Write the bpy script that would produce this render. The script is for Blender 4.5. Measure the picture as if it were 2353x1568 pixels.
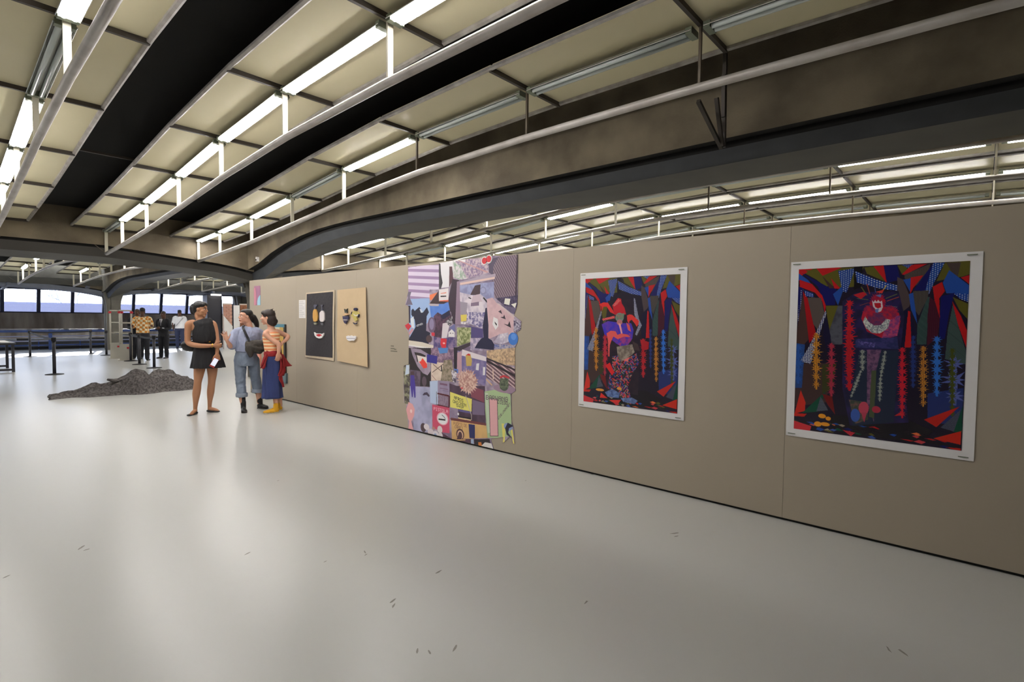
import bpy, bmesh, math, random
import numpy as np
from mathutils import Vector, Matrix
from mathutils.geometry import tessellate_polygon
from math import sin, cos, pi, radians

for o in list(bpy.data.objects):
    bpy.data.objects.remove(o)
scn = bpy.context.scene
COL = scn.collection

# ------------------------------------------------------------------ camera
CAMF, YAW, PITCH, ROLL = 1208.91, radians(48.2077), radians(2.377), radians(0.5656)
_fw = Vector((sin(YAW)*cos(PITCH), cos(YAW)*cos(PITCH), -sin(PITCH)))
_rt = Vector((cos(YAW), -sin(YAW), 0.0))
_up = _rt.cross(_fw)
_r2 = _rt*cos(ROLL) + _up*sin(ROLL)
_u2 = -_rt*sin(ROLL) + _up*cos(ROLL)
cd = bpy.data.cameras.new('camera'); cam = bpy.data.objects.new('camera', cd); COL.objects.link(cam)
cd.sensor_width = 36.0; cd.lens = CAMF/2353.0*36.0; cd.clip_start = 0.05; cd.clip_end = 500
M = Matrix((( _r2.x, _u2.x, -_fw.x, 0), (_r2.y, _u2.y, -_fw.y, 0), (_r2.z, _u2.z, -_fw.z, 1.5), (0, 0, 0, 1)))
cam.matrix_world = M
scn.camera = cam

# ------------------------------------------------------------------ world, sun, exposure
w = bpy.data.worlds.new('world'); scn.world = w; w.use_nodes = True
nt = w.node_tree; nt.nodes.clear()
wo = nt.nodes.new('ShaderNodeOutputWorld'); bg = nt.nodes.new('ShaderNodeBackground')
tcw = nt.nodes.new('ShaderNodeTexCoord'); sx = nt.nodes.new('ShaderNodeSeparateXYZ'); cr = nt.nodes.new('ShaderNodeValToRGB')
nt.links.new(tcw.outputs['Generated'], sx.inputs[0]); nt.links.new(sx.outputs['Z'], cr.inputs[0]); nt.links.new(cr.outputs[0], bg.inputs[0]); nt.links.new(bg.outputs[0], wo.inputs[0])
cr.color_ramp.elements[0].position = 0.0; cr.color_ramp.elements[0].color = (0.86, 0.91, 1, 1)
cr.color_ramp.elements[1].position = 0.6; cr.color_ramp.elements[1].color = (0.62, 0.76, 1, 1)
bg.inputs[1].default_value = 7.0
sl = bpy.data.lights.new('sun', 'SUN'); sun = bpy.data.objects.new('sun', sl); COL.objects.link(sun)
sl.energy = 14.0; sl.angle = radians(1.0); sl.color = (1, 0.97, 0.92)
sd = Vector((-0.25, -1.0, -math.tan(radians(21)))).normalized()
sun.rotation_euler = sd.to_track_quat('-Z', 'Y').to_euler(); sun.location = (10, 60, 20)
scn.view_settings.view_transform = 'Standard'; scn.view_settings.look = 'None'
scn.view_settings.gamma = 1.0; scn.view_settings.use_curve_mapping = False
scn.view_settings.exposure = 0.12
LAMP = 43.0          # emission of a lit fluorescent tube
try:
    scn.cycles.use_denoising = True; scn.cycles.max_bounces = 7; scn.cycles.diffuse_bounces = 4
    scn.cycles.glossy_bounces = 3; scn.cycles.transparent_max_bounces = 8; scn.cycles.sample_clamp_indirect = 6.0
    scn.cycles.caustics_reflective = False; scn.cycles.caustics_refractive = False
except Exception:
    pass

# ------------------------------------------------------------------ materials
def lin(c):
    r = []
    for v in c[:3]:
        v = v/255.0
        r.append(v/12.92 if v <= 0.04045 else ((v+0.055)/1.055)**2.4)
    return (r[0], r[1], r[2], 1.0)
MATS = {}
def mat(name, rgb, rough=0.6, metal=0.0, spec=0.5, var=0.0, scale=6.0, rgb2=None, bump=0.0, bscale=40.0, bdist=0.01, coat=0.0, emit=None, stretch=None, coords='Object'):
    """Principled material; var mixes rgb and rgb2 (or a darker rgb) with noise."""
    if name in MATS: return MATS[name]
    m = bpy.data.materials.new(name); m.use_nodes = True; MATS[name] = m
    n = m.node_tree; b = n.nodes['Principled BSDF']
    b.inputs['Base Color'].default_value = lin(rgb); b.inputs['Roughness'].default_value = rough
    b.inputs['Metallic'].default_value = metal; b.inputs['Specular IOR Level'].default_value = spec
    if coat: b.inputs['Coat Weight'].default_value = coat; b.inputs['Coat Roughness'].default_value = 0.1
    m.diffuse_color = lin(rgb)
    if var or bump:
        tc = n.nodes.new('ShaderNodeTexCoord'); mp = n.nodes.new('ShaderNodeMapping')
        n.links.new(tc.outputs[coords], mp.inputs[0])
        if stretch: mp.inputs['Scale'].default_value = stretch
    if var:
        t = n.nodes.new('ShaderNodeTexNoise'); t.inputs['Scale'].default_value = scale; t.inputs['Detail'].default_value = 6
        n.links.new(mp.outputs[0], t.inputs['Vector'])
        rp = n.nodes.new('ShaderNodeValToRGB'); rp.color_ramp.elements[0].position = 0.5-0.35*(1-var)-0.1; rp.color_ramp.elements[1].position = 0.5+0.35*(1-var)+0.1
        c2 = rgb2 or tuple(v*0.72 for v in rgb)
        rp.color_ramp.elements[0].color = lin(rgb); rp.color_ramp.elements[1].color = lin(c2)
        n.links.new(t.outputs['Fac'], rp.inputs[0]); n.links.new(rp.outputs[0], b.inputs['Base Color'])
    if bump:
        t2 = n.nodes.new('ShaderNodeTexNoise'); t2.inputs['Scale'].default_value = bscale; t2.inputs['Detail'].default_value = 4
        n.links.new(mp.outputs[0], t2.inputs['Vector'])
        bp = n.nodes.new('ShaderNodeBump'); bp.inputs['Strength'].default_value = bump; bp.inputs['Distance'].default_value = bdist
        n.links.new(t2.outputs['Fac'], bp.inputs['Height']); n.links.new(bp.outputs[0], b.inputs['Normal'])
    if emit:
        b.inputs['Emission Color'].default_value = lin(emit[0]); b.inputs['Emission Strength'].default_value = emit[1]
    return m
def nodes_of(m): return m.node_tree.nodes, m.node_tree.links, m.node_tree.nodes['Principled BSDF']

CONC = mat('concrete', (126, 115, 94), 0.8, var=0.85, scale=1.8, rgb2=(92, 82, 66), bump=0.25, bscale=60)
CONCD = mat('concrete_stained', (118, 112, 100), 0.85, var=0.8, scale=1.2, rgb2=(66, 58, 48), bump=0.2, bscale=30, stretch=(1.6, 1.6, 0.35))
COLM = mat('column_concrete', (112, 108, 98), 0.75, var=0.5, scale=3, rgb2=(90, 86, 76))
SLATE = mat('slate_metal', (76, 79, 82), 0.5, metal=0.3, var=0.4, scale=3, rgb2=(60, 62, 66))
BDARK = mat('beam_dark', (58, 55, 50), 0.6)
OLIVE = mat('olive_paint', (84, 80, 68), 0.6, var=0.3, scale=2)
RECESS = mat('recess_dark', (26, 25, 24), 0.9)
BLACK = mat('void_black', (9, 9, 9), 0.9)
CREAM = mat('cream_enamel', (230, 222, 189), 0.42, spec=0.3, var=0.35, scale=0.9, rgb2=(214, 205, 168), bump=0.05, bscale=1.5)
BARM = mat('dark_bar', (62, 56, 50), 0.5, metal=0.3)
ZINC = mat('galvanised', (178, 174, 168), 0.42, metal=0.35, var=0.6, scale=7, rgb2=(132, 126, 120))
PIPE = mat('pipe_paint', (196, 192, 186), 0.4, metal=0.15, var=0.5, scale=5, rgb2=(160, 152, 144))
HANG = mat('hanger_cream', (225, 220, 200), 0.5)
HANGD = mat('hanger_dark', (88, 78, 64), 0.5, metal=0.3)
REFL = mat('reflector', (214, 214, 208), 0.25, metal=0.6)
TUBEOFF = mat('tube_off', (205, 214, 210), 0.2, spec=0.7)
TUBEON = mat('tube_on', (255, 255, 250), 0.4, emit=((255, 251, 249), LAMP))
ENDC = mat('lamp_end', (120, 128, 110), 0.4, metal=0.3)
WALLM = mat('wall_taupe', (172, 161, 144), 0.62, spec=0.35, var=0.25, scale=0.7, rgb2=(166, 155, 138), bump=0.03, bscale=200)
SEAM = mat('seam_dark', (112, 104, 90), 0.8)
PLINTH = mat('plinth_dark', (28, 27, 26), 0.8)
WHITE = mat('white_paper', (232, 230, 228), 0.55)
BLUEM = mat('rail_blue', (62, 92, 160), 0.45, var=0.3, scale=4, rgb2=(50, 74, 132))
NAVYM = mat('frame_navy', (30, 33, 62), 0.45)
LAVM = mat('rail_lavender', (150, 155, 188), 0.5)
DKGREY = mat('dark_grey_metal', (62, 62, 68), 0.45, metal=0.3)
BELT = mat('belt_black', (34, 34, 38), 0.7)
# floor: pale grey resin, gently mottled, semi-gloss
FLOORM = mat('floor_resin', (196, 196, 192), 0.30, spec=0.5, var=0.0)
# window glass: clear pane with a faint sheen, lets the sun through
GLASS = bpy.data.materials.new('window_glass'); GLASS.use_nodes = True
n_ = GLASS.node_tree.nodes; l_ = GLASS.node_tree.links; n_.clear()
o_ = n_.new('ShaderNodeOutputMaterial'); tr = n_.new('ShaderNodeBsdfTransparent'); gl = n_.new('ShaderNodeBsdfGlossy'); mx = n_.new('ShaderNodeMixShader')
tr.inputs[0].default_value = (0.93, 0.95, 1, 1); gl.inputs['Roughness'].default_value = 0.08; mx.inputs[0].default_value = 0.06
l_.new(tr.outputs[0], mx.inputs[1]); l_.new(gl.outputs[0], mx.inputs[2]); l_.new(mx.outputs[0], o_.inputs[0])

# ------------------------------------------------------------------ mesh helpers
def link(name, me, m=None, parent=None, loc=None):
    o = bpy.data.objects.new(name, me); COL.objects.link(o)
    if m is not None:
        for k in (m if isinstance(m, (list, tuple)) else [m]): me.materials.append(k)
    if parent is not None: o.parent = parent
    if loc is not None: o.location = loc
    return o
def obj(name, bm, m=None, parent=None, smooth=False, loc=None):
    bmesh.ops.recalc_face_normals(bm, faces=bm.faces[:])
    me = bpy.data.meshes.new(name); bm.to_mesh(me); bm.free()
    if smooth:
        for p in me.polygons: p.use_smooth = True
    return link(name, me, m, parent, loc)
def empty(name, loc=(0, 0, 0), rz=0.0):
    o = bpy.data.objects.new(name, None); COL.objects.link(o); o.location = loc; o.rotation_euler = (0, 0, rz); o.empty_display_size = 0.1
    return o
def tag(o, label=None, cat=None, group=None, kind=None):
    if label: o['label'] = label
    if cat: o['category'] = cat
    if group: o['group'] = group
    if kind: o['kind'] = kind
    return o
def B(): return bmesh.new()
def box(bm, c, s, rot=None):
    """box centred at c with size s"""
    v = []
    for x in (-.5, .5):
        for y in (-.5, .5):
            for z in (-.5, .5):
                p = Vector((x*s[0], y*s[1], z*s[2]))
                if rot is not None: p = rot @ p
                v.append(bm.verts.new(p+Vector(c)))
    for f in ((0, 1, 3, 2), (4, 6, 7, 5), (0, 4, 5, 1), (2, 3, 7, 6), (0, 2, 6, 4), (1, 5, 7, 3)):
        bm.faces.new([v[i] for i in f])
def bar(bm, a, b, wd, ht, up=(0, 0, 1)):
    a = Vector(a); b = Vector(b); d = (b-a); L = d.length; d.normalize(); up = Vector(up)
    if abs(d.dot(up)) > 0.99: up = Vector((1, 0, 0))
    s = d.cross(up).normalized(); u = s.cross(d).normalized()
    R = Matrix((s, d, u)).transposed()
    box(bm, (a+b)/2, (wd, L, ht), R)
def frames(path):
    P = [Vector(p) for p in path]; out = []
    for i, p in enumerate(P):
        t = (P[min(i+1, len(P)-1)]-P[max(i-1, 0)])
        if t.length < 1e-9: t = Vector((0, 0, 1))
        out.append(t.normalized())
    return P, out
def rod(bm, path, r, n=8, ref=(0, 0, 1), cap=True, ell=None):
    """tube along a path; r may be a number or a list; ell: list of second radii"""
    P, T = frames(path); rings = []; ref = Vector(ref)
    s_prev = None
    for i, (p, t) in enumerate(zip(P, T)):
        a = ref - t*ref.dot(t)
        if a.length < 0.15: a = (s_prev if s_prev is not None else Vector((1, 0, 0))); a = a - t*a.dot(t)
        a.normalize(); s_prev = a; c = t.cross(a)
        ra = r[i] if isinstance(r, (list, tuple)) else r
        rb = ell[i] if ell is not None else ra
        rings.append([bm.verts.new(p + a*ra*cos(2*pi*k/n) + c*rb*sin(2*pi*k/n)) for k in range(n)])
    for q in range(len(rings)-1):
        for k in range(n):
            bm.faces.new((rings[q][k], rings[q][(k+1) % n], rings[q+1][(k+1) % n], rings[q+1][k]))
    if cap:
        bm.faces.new(rings[0][::-1]); bm.faces.new(rings[-1])
def ball(bm, c, r, seg=16, rings=10, R=None):
    m = Matrix.Translation(Vector(c))
    if R is not None: m = m @ R.to_4x4()
    m = m @ Matrix.Diagonal((r[0], r[1], r[2], 1))
    bmesh.ops.create_uvsphere(bm, u_segments=seg, v_segments=rings, radius=1.0, matrix=m)
def prism(bm, pts, z0, z1, fn=None):
    """polygon pts (x,y) extruded z0..z1; fn maps (x,y,z)->Vector"""
    fn = fn or (lambda x, y, z: Vector((x, y, z)))
    a = [bm.verts.new(fn(x, y, z0)) for x, y in pts]; b = [bm.verts.new(fn(x, y, z1)) for x, y in pts]
    n = len(pts)
    if n > 4:
        for t in tessellate_polygon([[Vector((x, y, 0)) for x, y in pts]]):
            if len(set(t)) == 3: bm.faces.new([a[i] for i in t][::-1]); bm.faces.new([b[i] for i in t])
    else:
        bm.faces.new(a[::-1]); bm.faces.new(b)
    for i in range(n): bm.faces.new((a[i], a[(i+1) % n], b[(i+1) % n], b[i]))
def interp(x, xs, ys): return float(np.interp(x, xs, ys))

# ------------------------------------------------------------------ setting: floor and shell
bm = B(); box(bm, (5.5, 10.3, -0.1), (33, 39.2, 0.2)); floor = obj('floor', bm, FLOORM); tag(floor, kind='structure')
bm = B(); box(bm, (-11.1, 11.5, 1.6), (0.2, 42, 5.6)); tag(obj('wall_left_skyblock', bm, CONCD), kind='structure')  # this and the next two walls: unseen, added to shut out sky light
bm = B(); box(bm, (22.1, 11.5, 1.6), (0.2, 42, 5.6)); tag(obj('wall_far_skyblock', bm, CONCD), kind='structure')
bm = B(); box(bm, (5.5, -9.4, 1.8), (33, 0.2, 4.6)); tag(obj('wall_back_skyblock', bm, CONCD), kind='structure')

# arched ceiling heights along the room (Y), first bay and second bay
Y1 = [-9.3, -7.6, -6, -3.2, -1.6, 0, 1.7, 3.45, 5.2, 6.87, 8.45, 10.05, 11.6, 12.95]
Z1 = [3.2, 3.28, 3.42, 3.62, 3.72, 3.78, 3.81, 3.81, 3.77, 3.66, 3.51, 3.37, 3.27, 3.2]
Y2 = [14.1, 15.6, 17.2, 18.9, 20.6, 22.3, 24.3, 26.2, 27.6]
Z2 = [3.18, 3.27, 3.34, 3.37, 3.36, 3.34, 3.28, 3.2, 3.14]
BARS1 = [-8.9, -7.35, -5.75, -4.1, -2.35, -0.6, 1.7-0.0, 3.45, 5.2, 6.87, 8.45, 10.05, 11.6, 12.85]
BARS1 = [-8.6, -6.95, -5.25, -3.5, -1.78, -0.05, 1.7, 3.45, 5.2, 6.87, 8.45, 10.05, 11.6, 12.85]
BARS2 = [14.2, 15.85, 17.5, 19.2, 20.85, 22.5, 24.15, 25.75, 27.2]
def zp(Y):
    return interp(Y, Y1, Z1) if Y < 13.5 else interp(Y, Y2, Z2)

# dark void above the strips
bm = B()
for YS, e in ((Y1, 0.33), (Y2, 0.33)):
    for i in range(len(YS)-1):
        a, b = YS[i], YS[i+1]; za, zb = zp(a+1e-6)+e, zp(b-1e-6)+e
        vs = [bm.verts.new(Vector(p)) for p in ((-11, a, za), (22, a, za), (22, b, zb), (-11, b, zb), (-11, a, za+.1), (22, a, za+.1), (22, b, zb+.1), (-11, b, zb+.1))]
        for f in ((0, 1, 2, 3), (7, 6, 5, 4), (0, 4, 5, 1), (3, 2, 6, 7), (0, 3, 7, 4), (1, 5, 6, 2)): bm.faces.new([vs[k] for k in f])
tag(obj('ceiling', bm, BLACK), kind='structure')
bm = B(); box(bm, (5.5, 29.9, 2.85), (33, 4.1, 0.25)); tag(obj('ceiling_slab', bm, OLIVE), kind='structure')

HW = 0.545
def strip(X, bars, vis=True):
    """one curved cream strip: edge channels, loose panels and crossbars"""
    a, b = bars[0], bars[-1]; HW = 0.545 if X < 5 else 0.80
    ys = np.linspace(a, b, 26)
    bm = B()
    for s in (-1, 1):
        rod(bm, [(X+s*(HW-0.02), y, zp(y)-0.012) for y in ys], 0.024, 6)
    root = tag(obj('ceiling_strip', bm, ZINC), kind='structure')
    for i in range(len(bars)-1):
        bm = B(); y0, y1 = bars[i]+0.012, bars[i+1]-0.012
        n = 3
        rings = []
        for k in range(n+1):
            y = y0+(y1-y0)*k/n; z = zp(y)
            rings.append([bm.verts.new(Vector(p)) for p in ((X-HW+.035, y, z), (X, y, z-0.006), (X+HW-.035, y, z), (X+HW-.035, y, z+.03), (X-HW+.035, y, z+.03))])
        for k in range(n):
            for j in range(5): bm.faces.new((rings[k][j], rings[k][(j+1) % 5], rings[k+1][(j+1) % 5], rings[k+1][j]))
        bm.faces.new(rings[0]); bm.faces.new(rings[-1][::-1])
        obj('panel', bm, CREAM, root, smooth=False)
    for y in bars:
        bm = B(); box(bm, (X, y, zp(y)-0.022), (2*HW-0.03, 0.03, 0.045)); obj('crossbar', bm, BARM, root)
    return root

def fixture_mesh():
    """one light about 1.6 m long, built along +Y from the origin; z=0 is the panel"""
    L = 1.60; d = {}
    bm = B()
    prof = [(-.075, -.066), (-.04, -.03), (.04, -.03), (.075, -.066), (.07, -.069), (.036, -.038), (-.036, -.038), (-.07, -.069)]
    vs = [[bm.verts.new((x, y, z)) for x, z in prof] for y in (0.0, L)]
    n = len(prof)
    for k in range(n): bm.faces.new((vs[0][k], vs[0][(k+1) % n], vs[1][(k+1) % n], vs[1][k]))
    bm.faces.new(vs[0]); bm.faces.new(vs[1][::-1])
    me = bpy.data.meshes.new('reflector'); bmesh.ops.recalc_face_normals(bm, faces=bm.faces[:]); bm.to_mesh(me); bm.free(); me.materials.append(REFL); d['reflector'] = me
    for nm, m in (('on', TUBEON), ('off', TUBEOFF)):
        bm = B(); rod(bm, [(0, 0.05, 0), (0, L-0.05, 0)], 0.02, 10)
        me = bpy.data.meshes.new('tube'); bm.to_mesh(me); bm.free(); me.materials.append(m)
        for p in me.polygons: p.use_smooth = True
        d[nm] = me
    bm = B(); box(bm, (0, 0, -.06), (.13, .05, .05)); me = bpy.data.meshes.new('end_cap'); bm.to_mesh(me); bm.free(); me.materials.append(ENDC); d['cap'] = me
    return d
FX = fixture_mesh()
def fixture(X, ya, yb, lit, label, group):
    za, zb = zp(ya), zp(yb)
    o = empty('ceiling_light', (X, ya+0.05, za-0.01)); tag(o, label, 'ceiling light', group)
    o.rotation_euler = (math.atan2(zb-za, yb-ya), 0, 0)
    sc = (math.hypot(yb-ya, zb-za)-0.1)/1.60; o.scale = (1, sc, 1)
    link('reflector', FX['reflector'], None, o)
    for s in (-1, 1):
        link('tube', FX['on' if lit else 'off'], None, o, loc=(s*0.032, 0, -0.072))
    for y in (0.02, 1.58): link('end_cap', FX['cap'], None, o, loc=(0, y, 0))
    return o
def track(X, bars, label, drop=0.50, darkset=(), group=None, ends=(True, True), r=0.034):
    ys = np.linspace(bars[0], bars[-1], 40)
    bm = B(); rod(bm, [(X, y, zp(y)-drop) for y in ys], r, 10)
    t = tag(obj('hanging_pipe', bm, PIPE, smooth=True), label, 'pipe', group)
    for i, y in enumerate(bars):
        bm = B(); z = zp(y); dk = i in darkset
        box(bm, (X, y, (z-0.03+z-drop)/2), (0.022 if dk else 0.05, 0.02, drop-0.03)); obj('hanger', bm, HANGD if dk else HANG, t)
    for e, y, sg in ((ends[0], bars[0], -1), (ends[1], bars[-1], 1)):
        if not e: continue
        for s in (-1, 1):
            bm = B(); bar(bm, (X, y, zp(y)-drop), (X+s*0.28, y+sg*0.14, zp(y)-0.22), 0.012, 0.012); obj('brace', bm, HANGD, t)
    return t

ROWNAMES = {0.77: 'in the open-side strip', 2.425: 'in the middle strip', 4.05: 'in the strip beside the rib',
            6.95: 'in the first strip behind the wall', 8.7: 'in the second strip behind the wall', 10.45: 'in the third strip behind the wall', 12.2: 'in the fourth strip behind the wall',
            -0.87: 'in the added outermost strip'}  # last row is added, mostly out of view, for its light
ORD = ['first', 'second', 'third', 'fourth', 'fifth', 'sixth', 'seventh', 'eighth', 'ninth', 'tenth', 'eleventh', 'twelfth', 'thirteenth']
LIT1 = {  # index k of the section BARS1[k]..BARS1[k+1] that is lit
    -0.87: (8, 10, 12), 0.77: (5, 7, 9, 10, 11), 2.425: (6, 7, 8, 9, 10, 11), 4.05: (8, 10, 11, 12),
    6.95: (8, 11, 12), 8.7: (4, 5, 8, 10, 12), 10.45: (4, 5, 6, 7, 8, 9, 10, 12), 12.2: (10, 12)}
LIT2 = {0.77: (2, 6), 2.425: (1, 4, 6), 4.05: (2, 6), 6.95: (2, 4, 6), 8.7: (1, 3, 5), 10.45: (2, 4, 6), 12.2: (1, 3, 5), -0.87: (4,)}
for X in ROWNAMES:
    strip(X, BARS1)
    nb = len(BARS1)-1
    first = 3 if X < 1 else 4
    for k in range(nb):
        if BARS1[k] < -3.6 and k not in LIT1[X]: continue
        lit = k in LIT1[X]
        q = nb-1-k
        fixture(X, BARS1[k], BARS1[k+1], lit, '%s tube light, %s from the cross beam, %s' % ('lit' if lit else 'unlit', ORD[q], ROWNAMES[X]), 'fluorescent lights of the near bay')
    dk = (6, 7) if X > 5 else ((6, 7, 8) if X == 4.05 else ())  # hangers away from lit lamps: the missing lamp light is a darker colour
    track(X, BARS1, 'long pale curved pipe hung near, %s' % ROWNAMES[X], darkset=dk, group='hanging pipes of the near bay')
    strip(X, BARS2)
    for k in range(len(BARS2)-1):
        lit = k in LIT2[X]
        if not lit and k % 2: continue
        fixture(X, BARS2[k], BARS2[k+1], lit, '%s tube light, %s one beyond the cross beam, %s' % ('lit' if lit else 'unlit', ORD[k], ROWNAMES[X]), 'fluorescent lights of the far bay')
    track(X, BARS2, 'white curved pipe beyond the cross beam, %s' % ROWNAMES[X], group='hanging pipes of the far bay')
# bars that cross the dark gap
bm = B(); box(bm, (1.6, 8.45, zp(8.45)+0.05), (0.62, 0.03, 0.03)); tag(obj('ceiling_crossbar', bm, BARM), kind='structure')

# ------------------------------------------------------------------ ribs and cross beams
def girder(name, pts, mats=(CONC, RECESS, SLATE, OLIVE)):
    """pts: list of rings; each ring a list of 3D points of the section, plus material per side"""
    rings, mi = pts
    bm = B(); vr = [[bm.verts.new(Vector(p)) for p in r] for r in rings]; n = len(rings[0])
    for q in range(len(vr)-1):
        for k in range(n):
            f = bm.faces.new((vr[q][k], vr[q][(k+1) % n], vr[q+1][(k+1) % n], vr[q+1][k])); f.material_index = mi[k]
    bm.faces.new(vr[0]); bm.faces.new(vr[-1][::-1])
    return tag(obj(name, bm, list(mats)), kind='structure')
DC = [0.0, 0.4, 0.75, 1.15, 1.8, 2.6, 3.5, 4.6, 50]; ZC = [2.55, 2.58, 2.64, 2.75, 2.94, 3.09, 3.19, 3.23, 3.23]
ZL = [2.18, 2.24, 2.34, 2.5, 2.69, 2.86, 2.97, 3.04, 3.08]
ZR = [2.6, 2.66, 2.73, 2.79, 2.87, 2.95, 3.02, 3.06, 3.07]
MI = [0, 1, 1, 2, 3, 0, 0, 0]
def rib(Xc, ya, yb, cols, n=34):
    rings = []
    for Y in np.linspace(ya, yb, n):
        d = min(abs(Y-c) for c in cols); k = 1.0 if Y < 13.4 else 0.94
        zc, zl, zr = (interp(d, DC, Z) for Z in (ZC, ZL, ZR))
        if Y > 13.4: zc, zl, zr = (2.15+(z-2.15)*0.75 for z in (zc, zl, zr))
        L, R = Xc-0.45, Xc+0.5
        rings.append([(L, Y, 4.3), (L, Y, zc), (L+.14, Y, zc+.01), (L+.14, Y, zc-.05), (L+.2, Y, zl), (R, Y, zr), (R+.05, Y, zr+.12), (R+.05, Y, 4.3)])
    return rings, MI
CY1, CY2 = 13.3, 28.3
girder('ceiling_rib', rib(5.55, -9.3, 13.0, (CY1, -9.0)))
girder('ceiling_rib', rib(5.55, 13.6, 28.1, (CY1, CY2)))
girder('ceiling_rib', rib(13.65, -9.3, 13.0, (CY1, -9.0)))
girder('ceiling_rib', rib(13.65, 13.6, 28.1, (CY1, CY2)))
DT = [0, 0.2, 0.85, 1.7, 3.0, 50]
TC = [2.5, 2.58, 2.68, 2.76, 2.87, 2.88]; TL = [2.3, 2.38, 2.5, 2.57, 2.66, 2.67]; TR = [2.26, 2.34, 2.46, 2.54, 2.6, 2.61]
def cross(Yc, xa, xb, cols, n=40, face=0.42, h=0.0):
    rings = []
    for X in np.linspace(xa, xb, n):
        d = min(abs(X-c) for c in cols); zc, zl, zr = (interp(d, DT, Z)+h for Z in (TC, TL, TR))
        N, F = Yc-face, Yc+0.62
        rings.append([(X, N, 3.62), (X, N, zc), (X, N+.12, zc+.01), (X, N+.12, zc-.04), (X, N+.2, zl), (X, F, zr), (X, F+.03, zr+.3), (X, F+.03, 3.62)])
    return rings, MI
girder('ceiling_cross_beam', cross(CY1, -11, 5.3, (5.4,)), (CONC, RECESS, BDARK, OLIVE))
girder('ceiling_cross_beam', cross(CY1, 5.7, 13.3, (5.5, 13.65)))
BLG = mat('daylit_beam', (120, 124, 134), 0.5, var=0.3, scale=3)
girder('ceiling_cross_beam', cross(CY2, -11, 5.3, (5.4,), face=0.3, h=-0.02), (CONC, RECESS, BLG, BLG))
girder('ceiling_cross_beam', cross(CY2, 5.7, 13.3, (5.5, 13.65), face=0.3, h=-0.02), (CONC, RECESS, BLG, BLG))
def column(x, y, h=2.55):
    bm = B(); s = 0.25
    prof = [(-s, -s), (-.11, -s), (-.11, -s+.03), (-.08, -s+.03), (-.08, -s), (s, -s), (s, -.06), (s-.03, -.06), (s-.03, .06), (s, .06), (s, s), (-s, s), (-s, .06), (-s+.03, .06), (-s+.03, -.06), (-s, -.06)]
    rings = []
    for z, k in ((0, 1.0), (1.9, 1.0), (2.15, 1.12), (h, 1.5)):
        rings.append([bm.verts.new((x+px*k, y+py*k, z)) for px, py in prof])
    n = len(prof)
    for q in range(3):
        for k in range(n): bm.faces.new((rings[q][k], rings[q][(k+1) % n], rings[q+1][(k+1) % n], rings[q+1][k]))
    bm.faces.new(rings[0]); bm.faces.new(rings[-1][::-1])
    return tag(obj('trim_column', bm, COLM), kind='structure')
column(5.62, CY1+0.1); column(5.5, CY2); column(13.65, CY1); column(13.65, CY2); column(11.9, 31.0, 2.75)
# black triangular bracket between the pipe and the rib, by the second crossbar
t = empty('steel_bracket', (4.62, 1.7, 3.2)); tag(t, 'black triangular steel bracket on the side of the big concrete rib', 'bracket')
for a, b in (((4.62, 1.72, 3.82), (4.64, 1.72, 3.0)), ((4.13, 1.74, 3.24), (4.64, 1.74, 3.0)), ((4.60, 1.72, 3.0), (4.45, 1.72, 3.36)), ((4.60, 1.72, 3.6), (4.62, 1.72, 3.25))):
    bm = B(); bar(bm, Vector(a)-t.location, Vector(b)-t.location, 0.03, 0.03, (0, 1, 0)); obj('strut', bm, BARM, t)

# ------------------------------------------------------------------ exhibition wall
WX, WH = 4.29, 2.205
SE = [10.75, 8.83, 6.93, 4.98, 3.03, 1.08, -0.87, -2.8, -4.7]
bm = B(); box(bm, (WX+0.09, (SE[0]+SE[-1])/2, WH/2+.004), (0.12, SE[0]-SE[-1]-.03, WH-0.02)); wall = tag(obj('wall_exhibition', bm, SEAM), kind='structure')
for i in range(len(SE)-1):
    bm = B(); a, b = SE[i]-0.001, SE[i+1]+0.001
    box(bm, (WX+0.012, (a+b)/2, (WH+0.022)/2), (0.024, a-b, WH-0.022)); obj('wall_panel', bm, WALLM, wall)
bm = B(); box(bm, (WX+0.035, (SE[0]+SE[-1])/2, 0.012), (0.03, SE[0]-SE[-1], 0.022)); tag(obj('baseboard_exhibition', bm, PLINTH), kind='structure')
bm = B(); box(bm, (WX+0.08, SE[0]+0.01, WH/2), (0.16, 0.02, WH)); obj('wall_end_panel', bm, WALLM, wall)

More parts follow.
